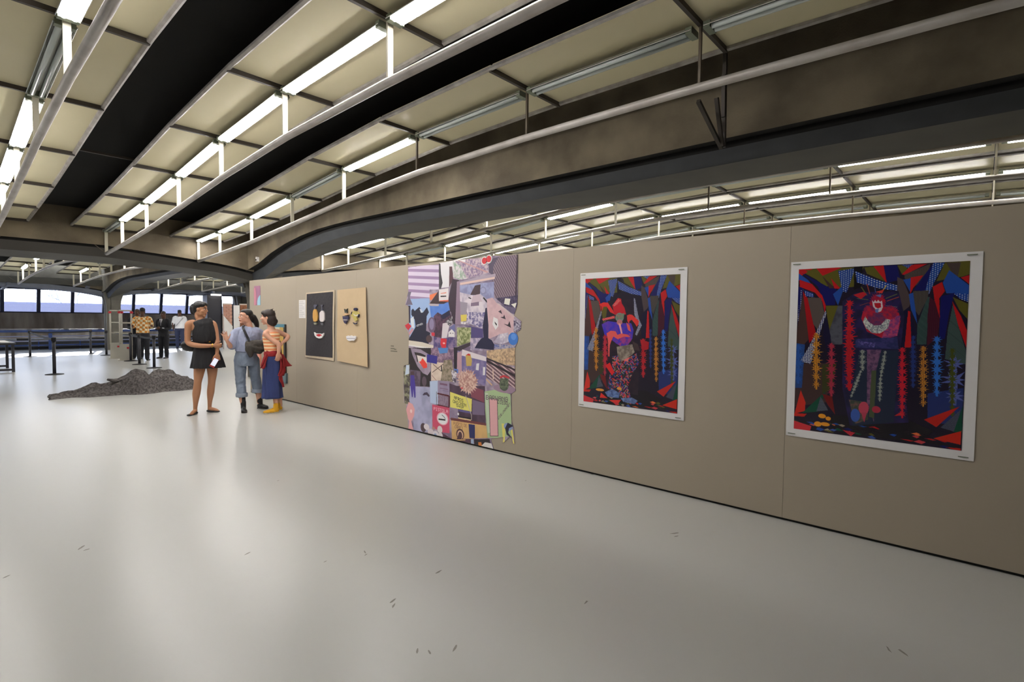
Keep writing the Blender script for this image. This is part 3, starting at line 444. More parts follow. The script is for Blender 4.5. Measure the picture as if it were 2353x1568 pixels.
ART_COLLAGE=[('n',(176,160,178),(120,104,128),[(-29,1091),(1046,1009),(1062,-18),(-27,-218)],43),('s',(222,208,228),(160,132,172),[(56,975),(350,986),(351,839),(265,841),(266,793),(72,792),(57,847)],42,86),('p',(236,233,236),[(176,985),(588,993),(478,900),(442,851),(357,846),(356,984)]),('n',(40,36,40),(60,54,60),[(349,984),(362,982),(369,923),(383,875),(369,844),(351,844)],12),('p',(86,52,62),[(441,961),(465,960),(478,893),(440,849)]),('n',(204,184,190),(140,118,150),[(495,995),(763,995),(764,914),(534,882),(473,896)],8),('n',(222,214,216),(150,172,150),[(472,990),(534,961),(589,888),(523,887),(473,904)],17),('p',(238,236,236),[(489,992),(577,997),(575,976),(500,988)]),('p',(196,150,150),[(511,989),(522,990),(754,918),(744,912)]),('p',(84,74,96),[(754,979),(841,989),(833,871),(759,915)]),('s',(142,122,134),(96,78,92),[(793,946),(832,990),(968,994),(953,790),(805,783),(785,873)],13,35),('p',(60,42,56),[(955,993),(967,992),(959,791),(947,791)]),('p',(176,160,176),[(529,876),(809,906),(804,879),(535,855)]),('p',(228,198,186),[(532,869),(804,890),(800,879),(533,858)]),('n',(164,168,204),(140,140,180),[(529,855),(799,866),(798,783),(741,770),(530,816)],28),('p',(72,54,62),[(616,804),(653,851),(697,856),(692,800)]),('e',(138,138,172),(716,824),24,19),('e',(166,166,200),(716,824),17,14),('n',(228,218,224),(190,178,194),[(529,820),(638,800),(695,807),(751,774),(747,709),(596,709),(530,777)],33),('p',(206,186,196),[(638,800),(690,805),(711,767),(622,762)]),('p',(132,112,134),[(622,761),(685,767),(685,747),(622,744)]),('p',(160,150,164),[(533,770),(595,762),(585,706),(533,702)]),('p',(30,26,34),[(603,793),(625,786),(622,781),(601,788)]),('p',(30,26,34),[(721,791),(751,767),(746,760),(716,784)]),('n',(220,186,190),(208,172,178),[(746,780),(788,786),(820,756),(943,685),(945,603),(846,603),(753,574)],30),('n',(50,40,68),(90,80,110),[(810,783),(967,794),(968,732),(934,735),(873,745)],9),('p',(238,236,224),[(878,781),(915,778),(908,747),(871,754)]),('p',(238,236,224),[(920,751),(958,758),(948,733)]),('s',(126,116,146),(60,50,80),[(844,749),(956,729),(950,701),(873,724)],8,0),('p',(210,190,190),[(815,759),(835,756),(948,693),(939,685)]),('p',(58,42,56),[(467,893),(526,884),(524,834),(499,645),(475,652),(457,713),(435,728),(435,786)]),('p',(152,128,148),[(506,877),(529,880),(539,647),(493,647)]),('p',(236,228,228),[(351,839),(434,844),(435,770),(351,770)]),('p',(232,110,76),[(357,778),(435,780),(435,770),(357,769)]),('p',(26,22,26),[(365,804),(416,804),(416,798),(365,797)]),('p',(230,150,130),[(366,819),(416,823),(416,817),(366,815)]),('p',(238,130,84),[(266,811),(339,824),(284,781),(266,783)]),('p',(160,186,226),[(72,792),(266,793),(266,759),(280,672),(72,556),(57,753)]),('n',(84,130,214),(100,140,216),[(266,751),(435,767),(449,720),(388,684),(279,683)],37),('p',(62,42,46),[(348,833),(352,774),(434,771),(393,759),(266,762)]),('p',(190,176,180),[(253,763),(351,758),(348,747),(272,749)]),('p',(36,36,58),[(89,725),(105,735),(122,721),(168,744),(203,712),(241,742),(259,713),(238,691),(234,607),(273,597),(255,524),(55,548),(132,628),(122,671),(89,698)]),('p',(210,220,235),[(168,733),(190,729),(203,712),(184,710)]),('k',(36,36,58),(230,232,232),[(135,638),(197,654),(205,643),(142,629)],12),('p',(112,102,122),[(44,834),(88,833),(72,800),(102,757),(30,757),(57,800)]),('p',(44,38,64),[(57,753),(79,753),(79,651),(57,651)]),('p',(212,56,68),[(45,657),(91,632),(59,607),(19,630)]),('p',(206,150,160),[(62,592),(99,622),(112,610),(72,576)]),('p',(226,232,240),[(79,675),(112,690),(119,620),(92,624)]),('n',(64,44,62),(100,70,92),[(303,691),(340,713),(376,699),(446,724),(480,656),(446,637),(388,654),(382,570),(304,575)],15),('p',(38,38,68),[(364,691),(441,724),(449,697),(388,673)]),('e',(112,92,118),(285,642),36,44),('e',(146,134,168),(285,646),21,32),('p',(216,56,70),[(282,599),(314,599),(314,580),(286,580)]),('p',(228,218,222),[(385,651),(423,657),(442,637),(419,565),(375,568)]),('n',(190,186,190),(60,56,60),[(411,662),(469,692),(475,655),(441,637)],8),('n',(84,74,124),(148,126,160),[(304,575),(377,569),(492,580),(499,476),(268,464),(304,511)],18),('p',(80,126,196),[(338,509),(431,516),(425,478),(347,477)]),('p',(218,50,62),[(369,569),(422,567),(415,516),(383,512),(365,536)]),('e',(240,180,180),(397,542),11,5),('p',(112,112,164),[(443,630),(492,650),(493,605)]),('p',(236,232,232),[(436,604),(464,621),(489,605),(490,578),(435,579)]),('e',(120,110,120),(453,599),6,3),('e',(120,110,120),(474,599),6,2),('p',(36,30,34),[(58,554),(273,532),(304,518),(58,544)]),('p',(228,218,202),[(58,548),(198,541),(304,526),(300,511),(58,522)]),('p',(240,236,232),[(58,522),(300,511),(293,501),(58,515)]),('e',(84,64,66),(261,562),28,21),('p',(228,208,98),[(539,699),(592,701),(586,667),(542,663)]),('n',(104,96,146),(222,212,222),[(591,713),(742,713),(743,642),(707,631),(586,657)],10),('n',(236,230,230),(180,170,180),[(539,663),(591,664),(580,650),(539,649)],7),('p',(82,72,124),[(539,649),(717,627),(720,581),(624,579),(624,633)]),('n',(112,122,74),(196,196,150),[(509,631),(624,633),(624,558),(510,527)],10),('p',(62,52,62),[(507,523),(620,556),(620,538),(507,494)]),('n',(206,190,206),(150,140,170),[(619,577),(718,580),(714,514),(619,514)],16),('p',(236,232,232),[(796,689),(827,679),(832,643),(812,624),(788,652)]),('p',(26,24,28),[(804,666),(821,653),(819,644),(807,656)]),('p',(52,42,50),[(869,655),(922,636),(911,669),(900,651)]),('p',(52,42,50),[(845,688),(884,677),(873,701),(867,690)]),('p',(62,50,60),[(830,716),(859,703),(849,723)]),('p',(34,34,64),[(735,733),(746,736),(759,645),(759,581),(784,571),(804,549),(800,523),(654,526),(677,554),(705,578),(723,583),(715,645),(728,696)]),('n',(228,222,228),(180,170,190),[(798,562),(837,603),(903,613),(906,567),(847,552)],20),('e',(64,124,208),(937,583),34,31),('e',(96,150,226),(940,593),18,16),('n',(76,62,92),(200,196,210),[(939,680),(990,661),(990,621),(940,617)],6),('n',(104,112,168),(190,180,190),[(803,552),(952,551),(950,528),(803,532)],7),('n',(220,190,150),(168,140,116),[(747,517),(957,542),(958,453),(834,452),(748,478)],9),('s',(112,84,94),(206,180,180),[(740,478),(958,440),(960,341),(894,335),(738,380)],17,62),('p',(46,34,42),[(745,471),(959,407),(959,394),(745,459)]),('p',(46,34,42),[(745,482),(958,435),(959,427),(745,473)]),('n',(114,104,154),(140,128,170),[(514,506),(747,489),(745,381),(739,335),(681,344),(509,374)],23),('p',(228,218,222),[(554,515),(743,485),(744,462),(548,482)]),('p',(192,154,164),[(508,495),(548,504),(552,377),(508,362)]),('p',(232,228,230),[(669,446),(691,449),(686,411),(664,413)]),('p',(232,228,230),[(720,431),(738,432),(736,390),(719,389)]),('p',(44,37,41),[(61,502),(279,511),(281,291),(61,275)]),('n',(168,152,172),(150,134,152),[(81,503),(182,499),(276,468),(278,380),(248,353),(203,362),(150,398),(102,460)],41),('n',(60,46,46),(40,34,36),[(119,480),(183,477),(232,465),(217,453),(129,463)],9),('p',(60,46,50),[(133,467),(146,466),(158,423),(146,426)]),('p',(238,228,222),[(144,464),(238,455),(245,408),(206,396),(160,425)]),('p',(238,72,60),[(165,427),(183,430),(199,450),(243,418),(243,397),(210,390)]),('n',(112,96,116),(80,66,84),[(75,374),(183,373),(177,285),(75,277)],27),('e',(96,80,92),(217,316),22,29),('n',(112,88,112),(170,140,160),[(279,511),(502,520),(503,443),(348,432),(280,442)],15),('p',(88,140,204),[(342,514),(435,518),(428,490),(360,483)]),('n',(226,208,192),(214,194,178),[(281,432),(406,434),(380,334),(282,326)],38),('l',(90,66,60),[(293,373),(397,429)],4),('l',(90,66,60),[(299,420),(373,386)],4),('l',(150,90,90),[(287,357),(337,326)],3),('p',(30,26,30),[(372,416),(380,415),(383,385),(373,384)]),('n',(120,112,90),(168,150,132),[(397,448),(468,456),(492,335),(368,329)],12),('p',(56,50,142),[(243,474),(340,468),(334,423),(240,429)]),('p',(40,34,44),[(482,523),(513,524),(510,399),(486,409)]),('p',(96,130,206),[(486,407),(522,406),(521,385),(486,386)]),('n',(70,60,80),(220,214,220),[(460,396),(509,399),(504,329),(475,334)],12),('p',(82,60,64),[(85,364),(116,366),(120,345),(82,342)]),('n',(150,150,120),(60,52,54),[(8,404),(75,406),(72,167),(20,165)],19),('p',(200,214,232),[(37,399),(69,401),(68,349),(26,338)]),('n',(178,178,208),(158,158,190),[(75,277),(268,286),(340,246),(328,195),(294,183),(290,31),(114,10),(107,142),(69,187)],48),('p',(190,206,232),[(269,321),(344,331),(345,195),(275,199)]),('p',(70,60,80),[(202,236),(216,250),(244,256),(269,239),(262,230),(237,240),(210,234)]),('p',(72,56,150),[(81,342),(117,344),(131,281),(133,213),(120,212),(110,263),(106,214),(95,213),(81,277)]),('n',(162,146,176),(150,136,164),[(343,331),(447,335),(447,255),(343,260)],37),('n',(86,66,86),(70,52,70),[(446,324),(510,315),(736,334),(744,137),(453,128)],35),('p',(134,72,88),[(627,325),(725,312),(731,248),(628,267)]),('p',(120,104,132),[(639,254),(732,246),(735,183),(640,175)]),('l',(124,90,116),[(362,315),(428,313)],11),('l',(136,110,136),[(362,290),(434,289)],6),('l',(136,120,150),[(386,279),(440,278)],4),('n',(152,132,152),(130,112,132),[(345,250),(445,252),(443,192),(345,196)],8),('l',(80,10,22),[(340,258),(444,254),(443,189),(341,193)],9),('l',(60,56,70),[(332,268),(333,191)],4),('n',(158,142,166),(140,124,150),[(448,193),(522,194),(523,139),(448,129)],24),('p',(96,88,142),[(523,191),(632,190),(632,179),(523,179)]),('p',(30,22,30),[(523,153),(629,156),(629,148),(523,148)]),('e',(240,236,240),(523,164),8,7),('p',(230,222,116),[(453,278),(529,268),(635,257),(632,190),(454,193)]),('l',(190,184,170),[(584,270),(632,170),(632,145)],5),('p',(208,80,110),[(293,191),(448,189),(449,48),(382,44),(297,59)]),('e',(238,180,196),(387,121),52,36),('e',(240,240,242),(387,121),44,31),('p',(24,22,28),[(352,118),(413,121),(413,113),(352,110)]),('l',(110,116,126),[(381,142),(405,131),(411,123)],5),('p',(172,196,148),[(734,306),(805,321),(923,310),(935,105),(877,93),(833,80),(759,69),(738,215)]),('p',(110,84,92),[(766,274),(830,278),(840,89),(777,80)]),('p',(228,174,178),[(771,271),(826,275),(835,92),(781,84)]),('p',(196,212,186),[(736,299),(760,300),(777,97),(760,95)]),('n',(92,62,82),(70,44,60),[(376,43),(472,20),(775,66),(786,12),(717,4),(495,5),(376,13)],24),('n',(220,180,118),(206,166,112),[(464,127),(747,135),(760,69),(471,18)],46),('p',(114,60,62),[(459,136),(551,139),(747,143),(747,131),(459,122)]),('p',(226,196,150),[(523,146),(629,147),(627,140),(523,139)]),('p',(38,44,98),[(609,121),(660,123),(661,51),(618,48)]),('e',(88,56,56),(541,56),33,30),('e',(216,180,150),(541,53),25,24),('e',(80,50,60),(541,49),16,21),('p',(218,178,116),[(495,21),(586,35),(583,29),(495,15)]),('p',(80,50,60),[(524,50),(549,54),(552,30),(512,24)]),('e',(154,128,148),(879,333),79,21),('e',(78,88,74),(876,353),33,31),('p',(200,60,66),[(845,392),(876,402),(914,394),(912,385),(876,392),(847,383)]),('n',(66,76,62),(110,120,96),[(847,382),(907,386),(906,336),(847,330)],7),('l',(216,176,130),[(744,370),(790,343)],7),('l',(226,200,180),[(795,422),(798,374)],7),('p',(196,166,92),[(582,486),(620,493),(633,461),(629,431),(588,428)]),('p',(212,48,52),[(585,486),(604,495),(620,492),(618,484)]),('B',(228,200,184),(176,126,118),(597,347),91,70),('e',(214,90,96),(553,307),10,5),('p',(232,168,170),[(62,180),(103,172),(125,144),(118,103),(90,67),(114,16),(59,8),(69,65),(42,100),(39,134)]),('e',(246,214,210),(88,128),11,11),('e',(78,60,66),(210,47),27,26),('e',(228,218,222),(240,55),26,18),('e',(222,210,214),(279,31),29,19),('e',(228,222,228),(326,25),28,18),('e',(150,170,210),(323,22),11,7),('e',(228,220,220),(364,57),23,21),('e',(226,218,220),(370,23),20,19),('e',(190,130,120),(307,57),14,8),('p',(178,196,222),[(628,43),(651,47),(655,4),(631,4)]),('p',(40,34,44),[(655,44),(773,65),(781,18),(663,13)]),('p',(228,140,70),[(687,36),(711,40),(719,9),(690,9)]),('p',(238,234,232),[(711,20),(740,44),(788,45),(804,14),(743,8)]),('p',(56,52,100),[(714,17),(758,21),(753,6),(717,4)]),('p',(230,220,116),[(862,158),(934,157),(954,66),(943,69),(926,133),(888,131),(884,60),(873,62)]),('e',(140,158,200),(908,147),31,19),('p',(36,38,58),[(905,167),(947,156),(915,141),(909,117),(939,92),(898,106),(887,137)])]
ART_TEXT=[('AFROS', (50, 60, 50), (487, 259), (565, 249), 17), ('CHICKEN', (50, 60, 50), (477, 238), (587, 226), 17), ('SHOP', (50, 60, 50), (506, 217), (569, 208), 14), ('PISTOLA', (240, 190, 205), (307, 178), (435, 175), 18), ('PUERTO DE', (150, 104, 84), (484, 117), (594, 118), 17), ('CAMPI', (128, 92, 84), (494, 98), (563, 100), 15), ('BARWANG', (104, 90, 96), (744, 289), (904, 294), 23), ('DIEGO', (104, 90, 96), (831, 272), (904, 272), 18), ('COLORANO', (104, 90, 96), (837, 189), (918, 270), 17)]
ART_OUTLINE=[(54,983),(348,978),(354,986),(499,992),(651,991),(772,990),(793,997),(858,988),(963,990),(964,796),(962,749),(941,696),(991,669),(987,629),(959,615),(971,589),(965,562),(949,541),(952,352),(959,332),(927,312),(931,179),(947,140),(954,69),(939,70),(924,102),(870,59),(876,91),(804,74),(783,67),(805,6),(705,-3),(633,7),(477,20),(380,11),(185,13),(60,13),(53,90),(38,130),(39,167),(16,169),(10,294),(13,394),(62,407),(64,587),(23,635),(65,652),(61,747),(26,759),(58,836)]
APPLIQUE={'bottle1':[('bottle_neck',(84,86,104),[(8.144,1.704),(8.052,1.706),(8.058,1.683),(8.091,1.664),(8.097,1.631),(8.135,1.631),(8.141,1.66),(8.154,1.684)]),('bottle',(206,158,84),[(8.164,1.607),(8.135,1.631),(8.084,1.631),(8.046,1.579),(8.028,1.503),(8.042,1.446),(8.09,1.427),(8.157,1.431),(8.181,1.493),(8.18,1.56)]),('bottle_foot',(150,150,130),[(8.147,1.412),(8.059,1.413),(8.067,1.38),(8.132,1.381)])],'bottle2':[('bottle_neck',(84,84,96),[(7.933,1.7),(7.848,1.701),(7.881,1.672),(7.874,1.634),(7.863,1.606),(7.919,1.607),(7.907,1.644),(7.911,1.677)]),('bottle',(224,216,216),[(7.919,1.597),(7.885,1.608),(7.845,1.597),(7.813,1.56),(7.814,1.458),(7.847,1.428),(7.924,1.43),(7.961,1.456),(7.96,1.569)]),('bottle_foot',(96,98,104),[(7.93,1.41),(7.851,1.409),(7.851,1.375),(7.903,1.375)])],'mouth':[('lips',(238,236,234),[(8.149,1.254),(8.101,1.236),(7.978,1.238),(7.885,1.234),(7.834,1.251),(7.849,1.21),(7.905,1.166),(7.989,1.156),(8.073,1.171),(8.13,1.207)]),('tongue',(190,30,40),[(8.077,1.215),(8.035,1.224),(7.978,1.232),(7.919,1.224),(7.886,1.206),(7.941,1.201),(7.97,1.188),(8.035,1.195)])],'pine':[('leaves',(66,70,66),[(7.215,1.631),(7.169,1.613),(7.123,1.635),(7.144,1.604),(7.128,1.573),(7.194,1.571),(7.202,1.604)]),('cup',(222,182,140),[(7.202,1.556),(7.128,1.56),(7.088,1.544),(7.145,1.534),(7.235,1.537)]),('pattern',(60,58,88),[(7.249,1.52),(7.088,1.521),(7.085,1.488),(7.129,1.446),(7.162,1.406),(7.203,1.419),(7.236,1.463)]),('pattern',(170,162,160),[(7.232,1.473),(7.104,1.471),(7.114,1.455),(7.216,1.456)])],'jug':[('lid',(40,42,72),[(6.956,1.625),(6.928,1.642),(6.881,1.644),(6.849,1.627),(6.873,1.605),(6.928,1.603)]),('body',(196,182,104),[(6.959,1.595),(6.834,1.586),(6.803,1.547),(6.85,1.534),(6.873,1.5),(6.842,1.466),(6.913,1.448),(6.96,1.499),(7.015,1.534),(6.991,1.569)]),('body_band',(226,222,208),[(6.96,1.56),(6.881,1.534),(6.811,1.552),(6.834,1.522),(6.912,1.526)]),('foot',(44,46,72),[(6.963,1.428),(6.913,1.413),(6.847,1.428),(6.874,1.405),(6.921,1.4)]),('handle',(70,66,80),[(7.015,1.551),(6.988,1.588),(6.975,1.582),(6.995,1.547)]),('handle',(70,66,80),[(6.822,1.509),(6.8,1.552),(6.788,1.547),(6.807,1.502)])],'teeth':[('teeth',(240,238,240),[(7.155,1.218),(7.106,1.228),(7.073,1.223),(7.025,1.233),(6.977,1.223),(6.929,1.23),(6.89,1.22),(6.898,1.189),(6.953,1.154),(7.001,1.16),(7.058,1.149),(7.106,1.156),(7.147,1.179)]),('tooth_line',(130,130,150),[(7.139,1.19),(6.906,1.193),(6.906,1.187),(7.139,1.183)])]}

# ------------------------------------------------------------------ flat print: shapes filled into a texture made here
FONT = {'A': '0E11111F111111', 'F': '1F10101E101010', 'R': '1E11111E141211', 'O': '0E11111111110E', 'S': '0F10100E01011E', 'C': '0E11101010110E', 'H': '1111111F111111',
        'I': '0E04040404040E', 'K': '11121418141211', 'E': '1F10101E10101F', 'N': '11191513111111', 'P': '1E11111E101010', 'T': '1F040404040404', 'L': '1010101010101F',
        'U': '1111111111110E', 'D': '1E11111111111E', 'M': '111B1515111111', 'B': '1E11111E11111E', 'W': '1111111515150A', 'G': '0E11101711110E', ' ': '00000000000000'}
PAL = [(186, 30, 34), (24, 26, 92), (38, 76, 160), (92, 88, 34), (60, 90, 170), (226, 110, 60), (22, 74, 56), (30, 24, 30), (200, 60, 70), (150, 140, 120), (210, 90, 90), (60, 60, 40)]
class Canvas:
    def __init__(s, W, H, seed=3):
        s.W, s.H = W, H; s.a = np.zeros((H, W, 3), np.float32); s.rng = np.random.RandomState(seed)
    def mask(s, pts):
        P = [(x*s.W/1000.0, y*s.H/1000.0) for x, y in pts]
        xs = [q[0] for q in P]; ys = [q[1] for q in P]
        x0, x1 = max(0, int(min(xs))), min(s.W, int(max(xs))+2); y0, y1 = max(0, int(min(ys))), min(s.H, int(max(ys))+2)
        if x1 <= x0 or y1 <= y0: return None
        X, Y = np.meshgrid(np.arange(x0, x1)+0.5, np.arange(y0, y1)+0.5); m = np.zeros(X.shape, bool)
        for i in range(len(P)):
            (ax, ay), (bx, by) = P[i-1], P[i]
            if ay == by: continue
            c = ((ay > Y) != (by > Y)) & (X < (bx-ax)*(Y-ay)/(by-ay)+ax); m ^= c
        return (x0, x1, y0, y1, X, Y, m)
    def put(s, M, col):
        if M is None: return
        x0, x1, y0, y1, X, Y, m = M
        s.a[y0:y1, x0:x1][m] = col[m] if isinstance(col, np.ndarray) and col.ndim == 3 else np.array(col, np.float32)/255.0
    def two(s, M, c1, c2, sel):
        if M is None: return
        c = np.where(sel[..., None], np.array(c2, np.float32)/255, np.array(c1, np.float32)/255).astype(np.float32); s.put(M, c)
    def noise(s, shape, sc):
        h, w_ = shape; out = np.zeros(shape, np.float32)
        for k, wt in ((1.0, 0.6), (0.4, 0.4)):
            g = max(2.0, sc*k); gh, gw = int(h/g)+3, int(w_/g)+3; r = s.rng.rand(gh, gw).astype(np.float32)
            yy = np.arange(h)/g; xx = np.arange(w_)/g; yi = yy.astype(int); xi = xx.astype(int); fy = (yy-yi)[:, None]; fx = (xx-xi)[None, :]
            out += wt*((r[yi][:, xi]*(1-fy)+r[yi+1][:, xi]*fy)*(1-fx)+(r[yi][:, xi+1]*(1-fy)+r[yi+1][:, xi+1]*fy)*fx)
        return out
    def ell(s, c, rx, ry, n=28):
        return [(c[0]+rx*cos(2*pi*k/n), c[1]+ry*sin(2*pi*k/n)) for k in range(n)]
    def run(s, ops):
        u = s.W/1000.0; asp = s.W/float(s.H)
        for o in ops:
            k = o[0]
            if k == 'p': s.put(s.mask(o[2]), o[1])
            elif k == 'e': s.put(s.mask(s.ell(o[2], o[3], o[4])), o[1])
            elif k in 'dkns':
                M = s.mask(o[3])
                if M is None: continue
                X, Y = M[4], M[5]; p = max(2.5, o[4]*u)
                if k == 'd': s.two(M, o[1], o[2], ((X/p) % 1-0.5)**2+(((Y/p)+(np.floor(X/p) % 2)*0.5) % 1-0.5)**2 < 0.055)
                elif k == 'k': s.two(M, o[1], o[2], (np.floor((X+Y)/p*1.4)+np.floor((X-Y)/p*1.4)) % 2 < 1)
                elif k == 's':
                    t = radians(o[5]); s.two(M, o[1], o[2], ((X*cos(t)+Y*sin(t))/p % 1) < 0.42)
                else:
                    t = np.clip((s.noise(M[6].shape, p)-0.32)/0.36, 0, 1)[..., None]
                    s.put(M, ((1-t)*np.array(o[1], np.float32)+t*np.array(o[2], np.float32)).astype(np.float32)/255)
            elif k == 'P':
                pts, wd = o[3], o[4]; c1, c2 = o[1], o[2]; masks = []
                for (ax, ay), (bx, by) in zip(pts[:-1], pts[1:]):
                    L = math.hypot(bx-ax, (by-ay)/asp); n = max(2, int(L/(wd*1.25)))
                    masks.append([(ax-wd*.18, ay), (ax+wd*.18, ay), (bx+wd*.16, by), (bx-wd*.16, by)])
                    for q in range(n):
                        t = (q+0.4)/n; cx, cy = ax+(bx-ax)*t, ay+(by-ay)*t; z = 1.0-0.35*abs(t-0.45)*2; ns = 9; st = []
                        for j in range(ns*2):
                            an = 2*pi*j/(ns*2)+s.rng.rand()*0.15; r = wd*z*(1.05 if j % 2 == 0 else 0.42)*(0.85+0.3*s.rng.rand())
                            st.append((cx+r*cos(an), cy+r*asp*sin(an)))
                        masks.append(st)
                for m in masks:
                    M = s.mask(m)
                    if M is None: continue
                    if c1 == c2: s.put(M, c1)
                    else:
                        p = max(3.0, wd*u*0.26); s.two(M, c1, c2, (np.floor((M[4]+M[5])/p)+np.floor((M[4]-M[5])/p)) % 2 < 1)
            elif k == 'R':
                x = [q[0] for q in o[2]]; y = [q[1] for q in o[2]]
                for _ in range(o[1]):
                    cx = s.rng.uniform(min(x), max(x)); t = (cx-min(x))/(max(x)-min(x)); cy = s.rng.uniform(min(y)+10, min(y)+60+20*t)
                    a = s.rng.uniform(15, 45); b = s.rng.uniform(4, 12); c = PAL[s.rng.randint(len(PAL))]
                    if s.rng.rand() < 0.45: c = (34, 28, 34)
                    s.put(s.mask([(cx-a, cy+s.rng.uniform(-4, 4)), (cx, cy+b), (cx+a, cy+s.rng.uniform(-5, 5)), (cx+a*.3, cy-b)]), c)
            elif k == 'M':
                M = s.mask(o[2])
                if M is None: continue
                p = max(3.0, o[1]*u); h, w_ = M[6].shape; pal = np.array([PAL[i] for i in (0, 1, 2, 4, 6, 7, 8, 9, 10, 11, 7, 1)], np.float32)/255
                g = s.rng.randint(len(pal), size=(int(h/p*1.4)+3, int(w_/p*1.4)+3))
                jx = (M[4]-M[4].min()+p*.5*np.sin(M[5]/p*2.3))/p*1.3; jy = (M[5]-M[5].min()+p*.5*np.sin(M[4]/p*1.9))/p*1.3
                s.put(M, pal[g[np.clip(jy.astype(int), 0, g.shape[0]-1), np.clip(jx.astype(int), 0, g.shape[1]-1)]].astype(np.float32))
            elif k == 'l':
                wd = o[3]*0.5
                for (ax, ay), (bx, by) in zip(o[2][:-1], o[2][1:]):
                    dx, dy = bx-ax, (by-ay)/asp; L = math.hypot(dx, dy) or 1; nx, ny = -dy/L*wd, dx/L*wd*asp
                    s.put(s.mask([(ax+nx, ay+ny), (bx+nx, by+ny), (bx-nx, by-ny), (ax-nx, ay-ny)]), o[1])
            elif k == 'B':
                n = 26; st = []
                for j in range(n*2):
                    an = 2*pi*j/(n*2); r = (1.0 if j % 2 == 0 else 0.78)*(0.88+0.2*s.rng.rand()); st.append((o[3][0]+o[4]*r*cos(an), o[3][1]+o[5]*r*sin(an)))
                M = s.mask(st)
                if M is None: continue
                t = np.clip((s.noise(M[6].shape, 9)-0.3)/0.4, 0, 1)[..., None]
                s.put(M, ((1-t)*np.array(o[1], np.float32)+t*np.array(o[2], np.float32)).astype(np.float32)/255)
    def text(s, t, col, a, b, h):
        n = len(t)*6-1
        for i, ch in enumerate(t):
            g = bytes.fromhex(FONT[ch])
            for r in range(7):
                for c in range(5):
                    if g[r] >> (4-c) & 1:
                        f0, f1 = (i*6+c)/n, (i*6+c+1.15)/n; v0, v1 = -h*r/7.0, -h*(r+1.15)/7.0
                        P = lambda f, v: (a[0]+(b[0]-a[0])*f, a[1]+(b[1]-a[1])*f+v)
                        s.put(s.mask([P(f0, v0), P(f1, v0), P(f1, v1), P(f0, v1)]), col)
    def material(s, name, rough=0.4, spec=0.5):
        im = bpy.data.images.new(name, s.W, s.H, alpha=False)
        px = np.ones((s.H, s.W, 4), np.float32); px[..., :3] = s.a; im.pixels.foreach_set(px.ravel()); im.update(); im.pack()
        m = bpy.data.materials.new(name); m.use_nodes = True; n = m.node_tree; b = n.nodes['Principled BSDF']; t = n.nodes.new('ShaderNodeTexImage'); t.image = im
        n.links.new(t.outputs[0], b.inputs['Base Color']); b.inputs['Roughness'].default_value = rough; b.inputs['Specular IOR Level'].default_value = spec
        return m
FRONT = WX-0.0015     # face of the exhibition wall (towards the room)
def uvrect(me, rect):
    Y0, Y1, z0, z1 = rect; uv = me.uv_layers.new(name='uv')
    for lp in me.loops:
        v = me.vertices[lp.vertex_index].co; uv.data[lp.index].uv = ((Y0-v.y)/(Y0-Y1), (v.z-z0)/(z1-z0))
def sheet(name, rect, m, parent=None, off=0.003, bend=0.0, thick=0.001, nx=14, nz=14, seed=1, corners=None):
    """thin sheet hung on the wall, gently uneven; rect=(Yleft,Yright,z0,z1); corners TL,TR,BR,BL optional"""
    rng = random.Random(seed); ph = [rng.uniform(0, 6) for _ in range(6)]
    Y0, Y1, z0, z1 = rect; TL, TR, BR, BL = corners or ((Y0, z1), (Y1, z1), (Y1, z0), (Y0, z0))
    bm = B(); g = []
    for j in range(nz+1):
        v = j/nz; row = []
        for i in range(nx+1):
            u = i/nx
            y = (TL[0]*(1-u)+TR[0]*u)*v+(BL[0]*(1-u)+BR[0]*u)*(1-v); z = (TL[1]*(1-u)+TR[1]*u)*v+(BL[1]*(1-u)+BR[1]*u)*(1-v)
            d = off+bend*(0.5+0.3*sin(u*5+ph[0]+v*2)+0.2*sin(v*7+ph[1]+u*3))*(0.3+0.7*(1-v))
            row.append(bm.verts.new((FRONT-d, y, z)))
        g.append(row)
    for j in range(nz):
        for i in range(nx): bm.faces.new((g[j][i], g[j][i+1], g[j+1][i+1], g[j+1][i]))
    r = bmesh.ops.extrude_face_region(bm, geom=bm.faces[:]); bmesh.ops.translate(bm, verts=[v for v in r['geom'] if isinstance(v, bmesh.types.BMVert)], vec=(thick, 0, 0))
    o = obj(name, bm, m, parent, smooth=False); uvrect(o.data, (Y0, Y1, z0, z1)); return o
PPM = 520
def canvas(rect, seed): return Canvas(int(abs(rect[0]-rect[1])*PPM), int((rect[3]-rect[2])*PPM), seed)
R1 = (2.882, 1.922, 0.706, 1.896); R2 = (1.018, 0.071, 0.710, 1.885); RC = (5.80, 3.68, -0.02, 2.22)
c1 = canvas(R1, 5); c1.run(ART_BACK); c1.run(ART_ONE); M1 = c1.material('print_one', 0.33)
c2 = canvas(R2, 5); c2.run(ART_BACK); c2.run(ART_TWO); M2 = c2.material('print_two', 0.24)
PAPER = mat('poster_paper', (236, 234, 234), 0.4)
